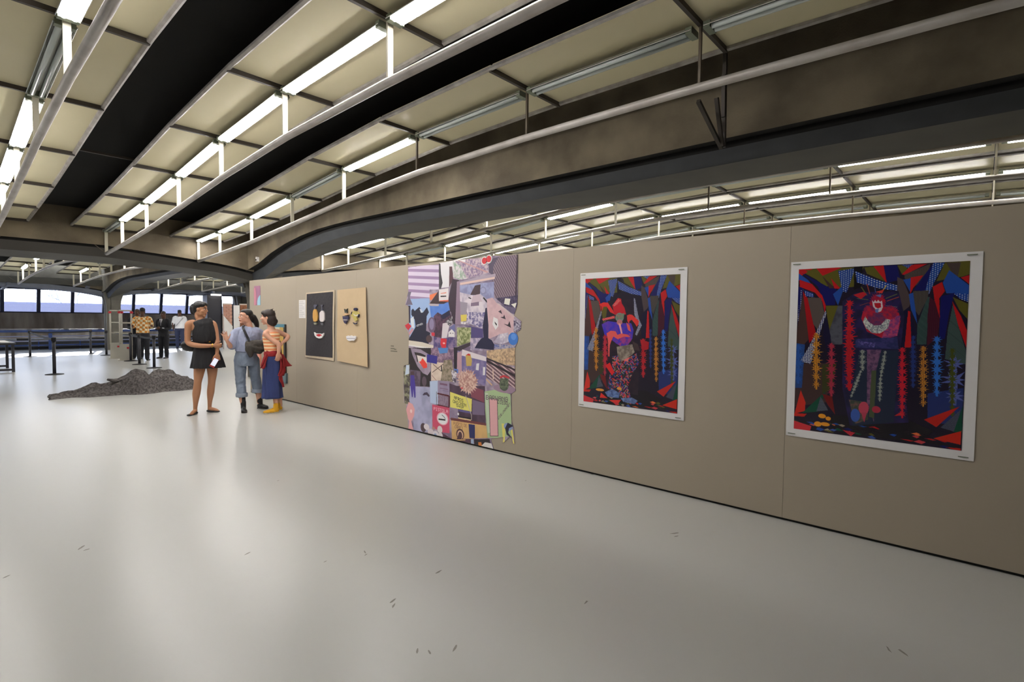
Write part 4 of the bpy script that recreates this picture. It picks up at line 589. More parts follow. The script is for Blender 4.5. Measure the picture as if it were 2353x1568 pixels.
for rect, out, M_, lab, sd_ in ((R1, (2.943, 1.863, 0.651, 1.953), M1, 'white-bordered poster of a horned patchwork figure, between the collage and the larger-looking poster', 1),
                                (R2, (1.07, 0.012, 0.653, 1.94), M2, 'white-bordered poster of a red toothed masked figure, at the near end of the wall', 2)):
    t = tag(sheet('poster', out, PAPER, off=0.003, bend=0.006, seed=sd_), lab, 'poster', 'photo posters on the taupe wall')
    sheet('print', rect, M_, t, off=0.0045, bend=0.006, seed=sd_, thick=0.0008)
    for yy, zz in ((out[0]-.04, out[3]-.018), (out[1]+.05, out[3]-.018), (out[0]-.04, out[2]+.02), (out[1]+.05, out[2]+.02)):
        bm = B(); box(bm, (FRONT-0.012, yy, zz), (0.002, 0.05, 0.006)); obj('staple_strip', bm, ENDC, t)
# collage, cut along its outline
cc = canvas(RC, 9); cc.run(ART_COLLAGE)
for s_, c_, a_, b_, h_ in ART_TEXT: cc.text(s_, c_, a_, b_, h_)
MC = cc.material('print_collage', 0.5)
bm = B()
pts = [(RC[0]+(RC[1]-RC[0])*u/1000.0, RC[2]+(RC[3]-RC[2])*v/1000.0) for u, v in ART_OUTLINE]
pts = [(y, max(0.025, z)) for y, z in pts]
prism(bm, pts, FRONT-0.004, FRONT-0.001, fn=lambda x, y, z: Vector((z, x, y)))
o = tag(obj('photo_collage', bm, MC), 'tall irregular cut-out photo collage of signs, roofs and lamps pasted on the wall', 'collage'); uvrect(o.data, RC)
ring = [(4.265, 2.175), (4.19, 2.16)]
for y, z in ((4.262, 2.163), (4.19, 2.178)):
    bm = B(); rod(bm, [(FRONT-.008, y, z), (FRONT-.003, y, z)], 0.05, 18); w_ = obj('cherry_border', bm, WHITE, o)
    bm = B(); rod(bm, [(FRONT-.010, y, z), (FRONT-.005, y, z)], 0.037, 18); obj('cherry', bm, mat('cherry_red', (206, 44, 56), 0.5), w_)
# cloth banners
CHAR = mat('charcoal_cloth', (58, 55, 60), 0.9, var=0.4, scale=30, bump=0.3, bscale=300); CRM = mat('cream_cotton', (214, 198, 172), 0.9, var=0.3, scale=20, rgb2=(200, 184, 158), bump=0.3, bscale=300)
BEI = mat('beige_cotton', (206, 182, 148), 0.9, var=0.3, scale=6, rgb2=(196, 172, 138), bump=0.3, bscale=200)
b1 = tag(sheet('cloth_banner', (8.463, 7.55, 0.83, 1.917), CRM, off=0.006, bend=0.02, thick=0.004, nx=20, nz=26, seed=4, corners=((8.456, 1.905), (7.537, 1.925), (7.560, 0.815), (8.47, 0.834))),
         'charcoal cloth banner with cream frayed border, two appliqued bottles and a mouth', 'banner', 'cloth banners with faces')
sheet('charcoal_panel', (8.43, 7.59, 0.864, 1.895), CHAR, b1, off=0.012, bend=0.02, thick=0.004, nx=20, nz=26, seed=4, corners=((8.424, 1.885), (7.583, 1.901), (7.6, 0.868), (8.445, 0.862)))
b2 = tag(sheet('cloth_banner', (7.45, 6.61, 0.793, 1.94), BEI, off=0.012, bend=0.03, thick=0.005, nx=20, nz=26, seed=8, corners=((7.452, 1.924), (6.658, 1.939), (6.60, 0.785), (7.43, 0.83))),
         'plain beige cloth banner with appliqued pineapple cup, jug and teeth', 'banner', 'cloth banners with faces')
for key, root in (('bottle1', b1), ('bottle2', b1), ('mouth', b1), ('pine', b2), ('jug', b2), ('teeth', b2)):
    head = None
    for q, (nm, rgb, poly) in enumerate(APPLIQUE[key]):
        bm = B(); d = 0.036 if root is b1 else 0.042
        prism(bm, poly, FRONT-d-0.0025*q, FRONT-d+0.02-0.0025*q, fn=lambda x, y, z: Vector((z, x, y)))
        obj(nm, bm, mat('applique_%d_%d_%d' % rgb, rgb, 0.85), root)
# paper label, caption, small poster
lb = tag(sheet('paper_label', (8.726, 8.496, 1.483, 1.79), WHITE, off=0.002, nx=2, nz=2), 'small white paper sheet of printed text beside the charcoal banner', 'label')
for i in range(9):
    bm = B(); wdt = (0.15, 0.18, 0.12, 0.17, 0.18, 0.1, 0.16, 0.18, 0.13)[i]; box(bm, (FRONT-0.004, 8.71-wdt/2, 1.76-i*0.03), (0.001, wdt, 0.006)); obj('text_line', bm, mat('grey_ink', (170, 170, 172), 0.7), lb)
cp = empty('wall_caption', (FRONT-0.002, 6.0, 1.09)); tag(cp, 'three short grey vinyl caption lines beside the beige banner', 'caption')
for y, z, a in ((0.035, 0.025, 0.07), (0.03, -0.01, 0.09), (-0.03, -0.018, 0.05), (0.0, -0.045, 0.15)):
    bm = B(); box(bm, (0, y, z), (0.001, a, 0.014)); obj('text_line', bm, mat('caption_grey', (112, 108, 94), 0.7), cp)
ps = tag(sheet('small_print', (10.545, 10.262, 1.72, 2.09), mat('print_purple', (150, 108, 140), 0.5, var=0.5, scale=3, rgb2=(186, 128, 150)), off=0.003, nx=3, nz=3), 'small mauve and pink print with a pale blue curve at the wall end', 'print')
for nm, rgb, poly in (('pink_band', (206, 130, 150), [(10.545, 2.05), (10.48, 2.06), (10.44, 1.9), (10.47, 1.72), (10.545, 1.72)]), ('blue_curve', (160, 206, 224), [(10.40, 1.72), (10.395, 1.80), (10.36, 1.86), (10.30, 1.90), (10.262, 1.91), (10.262, 1.72)])):
    bm = B(); prism(bm, poly, FRONT-0.006, FRONT-0.003, fn=lambda x, y, z: Vector((z, x, y))); obj(nm, bm, mat('pr_'+nm, rgb, 0.5), ps)
pc = empty('painted_cutout', (FRONT, 9.55, 0.8)); tag(pc, 'colourful painted board in teal, mustard and yellow behind the woman in blue trousers', 'painting')
for nm, rgb, poly, d in (('dark_edge', (52, 48, 44), [(9.26, 1.365), (9.2, 1.365), (9.205, 0.36), (9.26, 0.36)], 0.030), ('teal_band', (74, 128, 146), [(9.62, 1.37), (9.215, 1.37), (9.215, 1.315), (9.62, 1.315)], 0.034),
                         ('mustard_band', (196, 158, 76), [(9.40, 1.315), (9.255, 1.315), (9.26, 0.42), (9.40, 0.42)], 0.032), ('cream_field', (222, 208, 178), [(9.72, 1.315), (9.40, 1.315), (9.40, 0.42), (9.72, 0.42)], 0.031),
                         ('yellow_lobe', (244, 216, 60), [(10.02, 1.12), (10.12, 1.10), (10.28, 0.98), (10.25, 0.88), (10.1, 0.9), (9.98, 1.0)], 0.034), ('pink_lobe', (222, 150, 130), [(10.42, 0.98), (10.3, 0.9), (10.24, 0.72), (10.28, 0.55), (10.36, 0.62), (10.44, 0.8)], 0.033),
                         ('blue_stripe', (90, 110, 160), [(10.3, 1.17), (9.95, 1.17), (9.95, 1.14), (10.3, 1.14)], 0.034), ('slate_foot', (92, 112, 120), [(9.6, 0.5), (9.16, 0.5), (9.17, 0.32), (9.6, 0.30)], 0.036), ('gold_foot', (200, 158, 40), [(9.55, 0.46), (9.33, 0.46), (9.3, 0.38), (9.5, 0.33)], 0.039)):
    bm = B(); prism(bm, [(a-9.55, b-0.8) for a, b in poly], -d, 0.0, fn=lambda x, y, z: Vector((z, x, y))); obj(nm, bm, mat('pt_'+nm, rgb, 0.55), pc)

# ------------------------------------------------------------------ floor scuffs
SCUFF = mat('scuff_dark', (142, 138, 130), 0.7)
fs = floor
for i, (x, y, a, L) in enumerate(((0.64, 4.28, .9, .05), (0.66, 4.22, .2, .03), (1.33, 3.42, .3, .03), (1.85, 2.90, 1.2, .035), (1.83, 2.86, .4, .025), (2.0, 2.35, .1, .035), (1.62, 2.28, .3, .04), (1.60, 2.24, .6, .04), (2.31, 1.52, .2, .03), (3.5, 1.57, -.5, .05), (3.46, 1.54, -.4, .03), (1.45, 1.85, .8, .03),
                                  (1.48, 1.80, 1.2, .03), (1.58, 1.74, .5, .04), (2.94, 0.22, .9, .04), (2.92, 0.27, 0.5, .03), (1.61, 2.96, .2, .02), (2.13, 4.76, .3, .02), (3.7, 3.12, .1, .02), (0.28, 4.11, .6, .03))):
    bm = B(); rng = random.Random(i); n = 7; pp = []
    for k in range(n):
        r = L*0.75*(0.6+0.6*rng.random()); an = 2*pi*k/n; px_, py_ = r*cos(an), r*0.22*sin(an); pp.append((x+px_*cos(a)-py_*sin(a), y+px_*sin(a)+py_*cos(a)))
    prism(bm, pp, 0.0, 0.0008); obj('scuff_mark', bm, SCUFF, fs)

# ------------------------------------------------------------------ queue posts, belts, gates, table, kiosk
def post(x, y, label, h=0.93):
    t = empty('barrier_post', (x, y, 0)); tag(t, label, 'post', 'belt barrier posts')
    bm = B(); rod(bm, [(0, 0, 0), (0, 0, 0.012), (0, 0, 0.03)], [0.19, 0.185, 0.05], 24); obj('base', bm, BELT, t, smooth=False)
    bm = B(); rod(bm, [(0, 0, 0.02), (0, 0, h-0.09)], 0.036, 14); obj('pole', bm, DKGREY, t, smooth=True)
    bm = B(); rod(bm, [(0, 0, h-0.10), (0, 0, h-0.09), (0, 0, h-0.01), (0, 0, h)], [0.036, 0.05, 0.05, 0.03], 16); obj('cap', bm, BELT, t)
    return t
PST = [(2.16, 17.31, 'black belt post standing alone in front of the crumpled cloth'), (4.38, 19.2, 'black belt post in front of the patterned-shirt man'), (4.38, 17.66, 'black belt post nearest the woman in the black dress'),
       (4.53, 24.35, 'slim black belt post just in front of the concrete column'), (2.5, 25.18, 'black belt post on the sunlit floor by the blue railing'), (4.30, 25.75, 'black belt post beside the column, further out of its pair'), (4.52, 20.86, 'dark post tight against the grey security gates')]
for x, y, l_b in PST: post(x, y, l_b)
def belt(a, b, lab, z=0.87, wdt=0.055, m=None):
    a = Vector(a); b = Vector(b); bm = B(); n = 8; up = []
    for k in range(n+1):
        t_ = k/n; p = a.lerp(b, t_); zz = z-0.03*4*t_*(1-t_); up.append((p.x, p.y, zz))
    for q in range(n):
        bar(bm, up[q], up[q+1], 0.003, wdt)
    tag(obj('barrier_belt', bm, m or BELT), lab, 'belt', 'barrier belts')
belt((2.19, 17.4), (2.49, 25.0), 'black belt from the lone post back to the sunlit post')
belt((4.38, 17.72), (4.38, 19.13), 'belt between the two front posts by the men')
belt((4.39, 19.27), (4.51, 20.79), 'belt from the shirt man to the grey gates')
belt((4.72, 20.9), (4.72, 24.35), 'belt passing behind the grey security gates', z=0.86)
belt((2.55, 25.2), (4.24, 25.74), 'long belt along the sunlit strip of floor')
GATE = mat('gate_grey', (196, 192, 180), 0.5); GRED = mat('gate_red', (190, 34, 48), 0.4)
def gate(x, y, lab, rz):
    t = empty('security_gate', (x, y, 0), rz); tag(t, lab, 'security gate', 'anti-theft gates by the column'); w2 = 0.175
    bm = B(); box(bm, (0, 0, 0.28), (2*w2, 0.10, 0.54)); box(bm, (0, 0, 0.01), (0.44, 0.16, 0.02)); obj('base_box', bm, GATE, t)
    for s in (-1, 1):
        bm = B(); rod(bm, [(s*(w2-0.02), 0, 0.5), (s*(w2-0.02), 0, 1.62)], 0.026, 10); obj('upright', bm, GATE, t, smooth=True)
        bm = B(); ball(bm, (s*(w2-0.01), 0, 1.60), (0.05, 0.05, 0.045)); obj('red_joint', bm, GRED, t, smooth=True)
    for z in (0.9, 1.25, 1.655):
        bm = B(); rod(bm, [(-w2, 0, z), (w2, 0, z)], 0.024, 8); obj('crossbar', bm, GATE, t, smooth=True)
    bm = B(); box(bm, (0.05, -0.052, 0.42), (0.06, 0.004, 0.06)); obj('red_badge', bm, GRED, t)
gate(4.44, 22.35, 'pale grey tubular security gate, further of the pair', -0.2); gate(4.47, 21.2, 'pale grey tubular security gate, nearer of the pair', -0.2)
t = empty('low_table', (0.55, 18.75, 0)); tag(t, 'dark metal-framed display table at the edge of the hall floor', 'table')
for x, y in ((0.98, 0.0), (0.98, 1.5), (-0.9, 0.0), (-0.9, 1.5)):
    bm = B(); box(bm, (x, y, 0.36), (0.06, 0.06, 0.72)); obj('leg', bm, DKGREY, t)
bm = B(); box(bm, (0.04, 0.75, 0.73), (2.0, 1.6, 0.05)); obj('tabletop', bm, DKGREY, t)
bm = B(); box(bm, (0.04, 0.75, 0.765), (1.8, 1.4, 0.02)); obj('white_panel', bm, WHITE, t)
for y in (0.0, 1.5):
    bm = B(); box(bm, (0.04, y, 0.06), (1.9, 0.05, 0.05)); obj('stretcher', bm, DKGREY, t)
# brick kiosk beyond the women
BRK = [mat('brick_pink', (206, 158, 138), 0.85), mat('brick_rose', (194, 146, 128), 0.85), mat('brick_brown', (150, 96, 62), 0.85), mat('brick_umber', (134, 84, 56), 0.85)]
MORT = mat('mortar', (190, 176, 164), 0.9)
def brickwall(x0, x1, y, h, mats_, lab, bl=0.24, bh=0.085):
    t = empty('brick_partition', (x0, y, 0)); tag(t, lab, 'partition', 'brick partitions by the windows')
    bm = B(); box(bm, ((x1-x0)/2, 0.06, h/2), (x1-x0, 0.1, h)); obj('mortar_core', bm, MORT, t)
    me = None
    rows = int(h/bh)
    for r in range(rows):
        off = 0 if r % 2 else -bl/2; x = off
        while x < x1-x0-0.02:
            a, b = max(0, x)+0.005, min(x1-x0, x+bl)-0.005
            if b-a > 0.03:
                bm = B(); box(bm, ((a+b)/2, 0.0, r*bh+bh/2), (b-a, 0.04+0.004*((r*7+int(x*50)) % 3), bh-0.012)); obj('brick', bm, mats_[(r*5+int(x*31)) % 2], t)
            x += bl
    return t
bk = brickwall(9.19, 9.56, 26.0, 2.1, BRK[:2], 'narrow pale pink brick partition with a painted white sunlit diagonal')
bm = B(); prism(bm, [(0.0, 0.0), (0.37, 0.0), (0.37, 1.05), (0.0, 1.52)], -0.06, -0.03, fn=lambda x, y, z: Vector((x, z, y))); obj('sunlit_diagonal', bm, WHITE, bk)  # white slab standing in for the sunlit diagonal across the bricks
brickwall(9.92, 10.45, 26.0, 2.1, BRK[2:], 'brown brick partition beside the white door')
t = empty('white_door_leaf', (9.6, 26.02, 0)); tag(t, 'plain white door leaf between the two brick partitions', 'door')
bm = B(); box(bm, (0.16, 0, 1.02), (0.27, 0.05, 2.0)); obj('panel', bm, WHITE, t)
bm = B(); box(bm, (0.0, 0, 1.04), (0.05, 0.07, 2.08)); obj('jamb', bm, DKGREY, t)
bm = B(); rod(bm, [(0.26, -0.03, 1.0), (0.26, -0.08, 1.0), (0.20, -0.08, 1.0)], 0.012, 6); obj('handle', bm, ZINC, t)
t = empty('dark_booth', (9.3, 27.4, 0)); tag(t, 'tall dark booth wall with a white lamp box above, beside the brick partition', 'booth')
bm = B(); box(bm, (0.0, 0.3, 1.25), (0.65, 0.6, 2.5)); obj('body', bm, DKGREY, t)
bm = B(); box(bm, (0.3, -0.02, 1.2), (0.03, 0.05, 2.2)); obj('post', bm, BLACK, t)
bm = B(); box(bm, (0.03, -0.12, 2.52), (0.4, 0.2, 0.07)); obj('lamp_box', bm, mat('lampbox', (255, 250, 240), 0.5, emit=((255, 248, 235), 3.0)), t)
# small white sensor on the beam corner
bm = B(); box(bm, (5.075, 12.28, 2.8), (0.07, 0.05, 0.10)); ss = tag(obj('motion_sensor', bm, WHITE), 'tiny white sensor on the big rib above the far end of the wall', 'sensor')
bm = B(); ball(bm, (5.035, 12.27, 2.78), (0.012, 0.02, 0.02)); obj('lens', bm, BLACK, ss, smooth=True)

# ------------------------------------------------------------------ crumpled cloth on the floor
FUR = mat('mottled_fabric', (104, 100, 98), 0.9, var=0.8, scale=30, rgb2=(50, 44, 45), bump=0.5, bscale=40)
def bump_noise(v): return mathutils_noise.noise(v)
from mathutils import noise as mathutils_noise
az = math.atan2(2.62, 12.3); bm = B(); NX, NY = 210, 80; g = []
SXC = [-1.12, -1.0, -.87, -.70, -.6, -.45, -.27, -.14, -.03, .05, .12, .25, .38, .5, .62, .74, .82, .9, 1.02, 1.1, 1.16]
SZ = [0.015, .05, .07, .12, .17, .165, .19, .24, .30, .37, .39, .37, .345, .37, .37, .355, .27, .215, .215, .13, .02]
for j in range(NY+1):
    v = j/NY*2-1; row = []
    for i in range(NX+1):
        x = -1.16+2.32*i/NX; H = interp(x, SXC, SZ); wy = 0.34+0.10*sin(x*3+1)+0.05*sin(x*9); 
        y = v*wy*(1.0 if v < 0 else 1.15)
        prof = max(0.0, 1-abs(v)**2.4)
        q = Vector((x*2.2, v*1.3, 3.7)); r1 = 1-abs(mathutils_noise.noise(q))*2.0; q2 = Vector((x*1.2+v*2.0, v*3.2, 9.1)); r2 = 1-abs(mathutils_noise.noise(q2))*2.0
        z = H*prof*(0.90+0.10*r1)*(1-0.20*math.exp(-((x-0.33-0.12*v)/0.04)**2))
        for k in range(9):
            vk = -0.92+0.21*k+0.16*sin(x*(1.6+0.35*k)+k*1.9)+0.05*sin(x*7+k); a_ = 0.046*(0.5+min(1, H*2.6))*(0.65+0.35*sin(x*3+k*2.3))*min(1, (1-abs(v))*5)
            z += a_*math.exp(-((v-vk)/0.055)**2)-0.7*a_*math.exp(-((v-vk-0.10)/0.045)**2)
        z += 0.004*mathutils_noise.noise(Vector((x*22, y*22, 1.0)))
        e = min(1, (1-abs(v))*7); z = max(0.004, z*e+0.012*(1-e)*(0.5+0.5*sin(x*31)))
        sx_ = x+0.05*mathutils_noise.noise(Vector((x*2, v*3, 5.0))); sy_ = y+0.05*mathutils_noise.noise(Vector((x*4, v*2, 8.0)))
        row.append(bm.verts.new((sx_, sy_, z)))
    g.append(row)
for j in range(NY):
    for i in range(NX): bm.faces.new((g[j][i], g[j][i+1], g[j+1][i+1], g[j+1][i]))
b_loop = [g[0][i] for i in range(NX+1)]+[g[j][NX] for j in range(1, NY+1)]+[g[NY][i] for i in range(NX-1, -1, -1)]+[g[j][0] for j in range(NY-1, 0, -1)]
low = [bm.verts.new((v.co.x, v.co.y, 0.0)) for v in b_loop]; n = len(low)
for k in range(n): bm.faces.new((b_loop[k], b_loop[(k+1) % n], low[(k+1) % n], low[k]))
o = obj('crumpled_cloth', bm, FUR, smooth=True); o.location = (2.62, 12.35, 0); o.rotation_euler = (0, 0, -az+0.12)
tag(o, 'heap of crumpled dark grey mottled fabric lying on the pale floor', 'cloth')
bm = B()
path = [(0.0, -0.02, 0.27), (-0.12, -0.08, 0.25), (-0.24, -0.12, 0.26), (-0.33, -0.14, 0.29)]
rod(bm, path, [0.07, 0.05, 0.035, 0.018], 10, ell=[0.09, 0.06, 0.05, 0.02]); obj('fold_tip', bm, FUR, o, smooth=True)

# ------------------------------------------------------------------ people
def cat(P, n=5):
    """Catmull-Rom through tuples of any length"""
    P = [tuple(p) for p in P]
    if len(P) < 3: return [tuple(P[0][k]+(P[1][k]-P[0][k])*i/n for k in range(len(P[0]))) for i in range(n+1)]
    out = []; Q = [tuple(2*a-b for a, b in zip(P[0], P[1]))]+P+[tuple(2*a-b for a, b in zip(P[-1], P[-2]))]
    for i in range(1, len(Q)-2):
        for s in range(n):
            t = s/n; out.append(tuple(0.5*((2*b)+(-a+c)*t+(2*a-5*b+4*c-d)*t*t+(-a+3*b-3*c+d)*t**3) for a, b, c, d in zip(Q[i-1], Q[i], Q[i+1], Q[i+2])))
    out.append(P[-1]); return out
def limb(bm, pts, n=14, d=5):
    """pts: (x,y,z,r) joints; a smooth tapering tube with round ends"""
    q = cat(pts, d); rod(bm, [p[:3] for p in q], [max(.003, p[3]) for p in q], n, ref=(0.3, 1, 0.1))
    for e in (q[0], q[-1]): ball(bm, e[:3], (e[3]*.98,)*3, 12, 8)
def torso(bm, rings, n=28, d=5):
    """rings: (x,y,z,halfwidth,halfdepth)"""
    q = cat(rings, d); rod(bm, [p[:3] for p in q], [p[3] for p in q], n, ref=(1, 0, 0), ell=[p[4] for p in q])
def vox(name, build, voxel, m, parent, sm=4, clampz=False, factor=0.5, wr=None):
    bm = B(); build(bm); me = bpy.data.meshes.new(name); bm.to_mesh(me); bm.free()
    t = bpy.data.objects.new('tmp', me); COL.objects.link(t)
    r = t.modifiers.new('r', 'REMESH'); r.mode = 'VOXEL'; r.voxel_size = voxel; r.use_smooth_shade = True
    if sm:
        s = t.modifiers.new('s', 'SMOOTH'); s.iterations = sm; s.factor = factor
    dg = bpy.context.evaluated_depsgraph_get(); dg.update()
    new = bpy.data.meshes.new_from_object(t.evaluated_get(dg)); new.name = name
    bpy.data.objects.remove(t)
    if clampz:
        for v in new.vertices:
            if v.co.z < 0.0: v.co.z = 0.0
    if wr:
        amp, sc, zs = wr; nr = [v.normal.copy() for v in new.vertices]
        for v, n_ in zip(new.vertices, nr):
            c = v.co; q = mathutils_noise.noise(Vector((c.x*sc, c.y*sc, c.z*sc*zs))); q2 = mathutils_noise.noise(Vector((c.x*sc*2+5, c.y*sc*2+c.z*sc, c.z*sc*zs*2)))
            v.co = c+n_*amp*((1-2.2*abs(q))+0.5*(1-2.2*abs(q2))-0.6)
    for p in new.polygons: p.use_smooth = True
    new.materials.clear()
    return link(name, new, m, parent)
def hand(bm, W, d, side, nrm, s=1.0, curl=(0.5, 0.6, 0.6, 0.7), spread=0.1, thumb=0.5):
    """W wrist, d towards the fingertips, side towards the thumb, nrm out of the back of the hand"""
    W = Vector(W); d = Vector(d).normalized(); side = Vector(side); side = (side-d*side.dot(d)).normalized(); nrm = side.cross(d).normalized()*(1 if side.cross(d).dot(Vector(nrm)) > 0 else -1)
    P = lambda a, b, c=0: W+d*a*s+side*b*s+nrm*c*s
    R = Matrix((side, d, nrm)).transposed()
    ball(bm, P(0.045, 0), (0.038*s, 0.05*s, 0.017*s), 14, 10, R); ball(bm, P(0.075, 0), (0.040*s, 0.025*s, 0.014*s), 14, 10, R); ball(bm, P(0.01, 0), (0.027*s, 0.03*s, 0.02*s), 12, 8, R)
    for k, (b, L) in enumerate(((0.029, 0.068), (0.010, 0.077), (-0.009, 0.071), (-0.028, 0.056))):
        p = P(0.082, b); f = (d+side*spread*(1.4-k)).normalized(); path = [tuple(P(0.06, b*0.9))+(0.0098*s,), tuple(p)+(0.0094*s,)]; ang = 0
        for seg, fr in enumerate((0.42, 0.32, 0.26)):
            ang += curl[k]*(0.6, 1.0, 0.7)[seg]; dd = f*cos(ang)-nrm*sin(ang); p = p+dd*L*fr*s; path.append(tuple(p)+((0.0088, 0.008, 0.0068)[seg]*s,))
        limb(bm, path, 8, 3)
    a0 = P(0.02, 0.026); a1 = P(0.045, 0.05, -0.008); td = (d*0.8+side*(0.6*(1-thumb))-nrm*0.5*thumb).normalized(); a2 = a1+td*0.032*s; a3 = a2+(td-nrm*0.2).normalized()*0.026*s
    limb(bm, [tuple(a0)+(0.013*s,), tuple(a1)+(0.0115*s,), tuple(a2)+(0.0095*s,), tuple(a3)+(0.0075*s,)], 8, 3)
def headframe(c, yaw, pitch=0.0, roll=0.0):
    """yaw 0 looks towards -y (the camera); positive turns towards +x"""
    f = Vector((sin(yaw)*cos(pitch), -cos(yaw)*cos(pitch), sin(pitch))); up = Vector((0, 0, 1)); r = f.cross(up).normalized(); u = r.cross(f).normalized()
    if roll: r, u = r*cos(roll)+u*sin(roll), u*cos(roll)-r*sin(roll)
    R = Matrix((r, f, u)).transposed(); c = Vector(c)
    return (lambda x, y, z: c+R@Vector((x, y, z))), R
def head(bm, H, R, s=1.0):
    def e(x, y, z, a, b, c): ball(bm, H(x*s, y*s, z*s), (a*s, b*s, c*s), 18, 12, R)
    e(0, -.012, .032, .073, .090, .083); e(0, .020, -.035, .056, .066, .074); e(0, .058, -.094, .024, .024, .020); e(0, .063, .034, .050, .020, .018)
    e(-.034, .052, -.022, .026, .026, .026); e(.034, .052, -.022, .026, .026, .026); e(0, .083, -.058, .022, .012, .006); e(0, .081, -.069, .019, .012, .007)
    for q in (-1, 1):
        e(q*.074, -.006, -.008, .008, .017, .030); e(q*.045, -.005, -.06, .018, .04, .035)
    pts = [tuple(H(0, .080*s, .022*s))+(.008*s,), tuple(H(0, .092*s, .0))+(.0095*s,), tuple(H(0, .103*s, -.022*s))+(.0125*s,)]
    limb(bm, [q[:3]+(q[3]*.85,) for q in pts], 10, 3); e(-.011, .09, -.028, .009, .010, .007); e(.011, .09, -.028, .009, .010, .007)
    limb(bm, [tuple(H(0, -.03*s, -.05*s))+(.055*s,), tuple(H(0, -.035*s, -.12*s))+(.05*s,)], 14, 3)
EYEW = mat('eye_white', (226, 220, 214), 0.3); EYED = mat('eye_dark', (34, 22, 18), 0.25); LIPM = mat('lips', (158, 70, 66), 0.5)
def face(H, R, parent, hairm, s=1.0, lip=LIPM, smile=False):
    for q in (-1, 1):
        bm = B(); ball(bm, H(q*.030*s, .074*s, .006*s), (.0125*s, .010*s, .008*s), 12, 8, R); ew = obj('eye', bm, EYEW, parent, smooth=True)
        bm = B(); ball(bm, H(q*.030*s, .0815*s, .006*s), (.006*s, .004*s, .0062*s), 10, 6, R); obj('iris', bm, EYED, ew, smooth=True)
        bm = B(); limb(bm, [tuple(H(q*.014*s, .0885*s, .026*s))+(.0032*s,), tuple(H(q*.032*s, .086*s, .031*s))+(.0038*s,), tuple(H(q*.050*s, .072*s, .026*s))+(.002*s,)], 6, 3); obj('eyebrow', bm, hairm, parent, smooth=True)
    bm = B(); ball(bm, H(0, .0865*s, -.0595*s), (.021*s, .011*s, .0052*s), 12, 8, R); ball(bm, H(0, .0845*s, -.069*s), (.017*s, .011*s, .0058*s), 12, 8, R); lp = obj('lips', bm, lip, parent, smooth=True)
    if smile:
        bm = B(); ball(bm, H(0, .090*s, -.064*s), (.014*s, .0085*s, .0036*s), 10, 6, R); obj('teeth', bm, EYEW, lp, smooth=True)
def shell(name, rings, m, parent, n=72, fold=0.0, freq=9, thick=0.004, seed=0, closed_top=False, yaw=0.0):
    """open cloth tube from rings (x,y,z,a,b,foldscale)"""
    rng = random.Random(seed); ph = [rng.uniform(0, 6.3) for _ in range(4)]; q = cat(rings, 5); bm = B(); R_ = []
    for r in q:
        row = []
        for k in range(n):
            t = 2*pi*k/n; w_ = 1+fold*r[5]*(sin(freq*t+ph[0])+0.5*sin((freq*1.7)//1*t+ph[1]+r[2]*3)+0.4*sin(3*t+ph[2]+r[2]*5))
            row.append(bm.verts.new((r[0]+r[3]*w_*cos(t), r[1]+r[4]*w_*sin(t), r[2])))
        R_.append(row)
    for a in range(len(R_)-1):
        for k in range(n): bm.faces.new((R_[a][k], R_[a][(k+1) % n], R_[a+1][(k+1) % n], R_[a+1][k]))
    if closed_top: bm.faces.new(R_[0])
    o = obj(name, bm, m, parent, smooth=True); md = o.modifiers.new('t', 'SOLIDIFY'); md.thickness = thick; md.offset = 0
    return o
def shoe(name, heel, toe, m, parent, h=0.07, w=0.042, sole=None, high=0.0, v=0.008):
    heel = Vector((heel[0], heel[1], 0)); toe = Vector((toe[0], toe[1], 0)); d = (toe-heel).normalized(); L = (toe-heel).length; R = Matrix((Vector((d.y, -d.x, 0)), d, Vector((0, 0, 1)))).transposed()
    def bld(bm):
        ball(bm, heel+d*.035+Vector((0, 0, h*.5)), (w*.78, .04, h*.52), 14, 10, R); ball(bm, heel+d*L*.45+Vector((0, 0, h*.38)), (w*.85, L*.42, h*.42), 14, 10, R)
        ball(bm, toe-d*L*.24+Vector((0, 0, h*.3)), (w, L*.25, h*.32), 14, 10, R)
        if high: limb(bm, [tuple(heel+d*.05+Vector((0, 0, h*.5)))+(w*.85,), tuple(heel+d*.045+Vector((0, 0, high)))+(w*.9,)], 14, 3)
    o = vox(name, bld, v, m, parent, 2, clampz=True)
    if sole is not None:
        def b2(bm):
            for f in (0.12, .3, .5, .7, .86): ball(bm, heel+d*L*f+Vector((0, 0, .008)), (w*(.86 if f < .6 else 1.04), L*.16, .013), 14, 8, R)
        vox('sole', b2, 0.008, sole, o, 1, clampz=True)
    return o
def person(loc, label, group=None):
    o = empty('person', (loc[0], loc[1], 0), -math.atan2(loc[0], loc[1])); tag(o, label, 'person', group); return o
HAIRB = mat('hair_black', (24, 20, 20), 0.45, var=0.4, scale=60, rgb2=(12, 10, 10), bump=0.6, bscale=150, stretch=(1, 1, 0.2))
HAIRD = mat('hair_dark_brown', (48, 32, 28), 0.5, var=0.4, scale=60, rgb2=(26, 17, 15), bump=0.6, bscale=150, stretch=(1, 1, 0.2))
SKINB = mat('skin_tan', (190, 140, 108), 0.5, spec=0.35, var=0.2, scale=8, rgb2=(178, 126, 94)); SKINL = mat('skin_light', (222, 172, 146), 0.5, spec=0.35, var=0.2, scale=8, rgb2=(212, 158, 134))
SKINK = mat('skin_deep', (92, 62, 48), 0.5, spec=0.35)
DRESS = mat('black_dress', (24, 24, 30), 0.75, var=0.3, scale=14, rgb2=(16, 16, 20), bump=0.7, bscale=9, bdist=0.04, stretch=(1, 1, 0.35))
BLKL = mat('black_leather', (26, 24, 26), 0.35)
GOLD = mat('gold', (214, 168, 60), 0.3, metal=0.8)

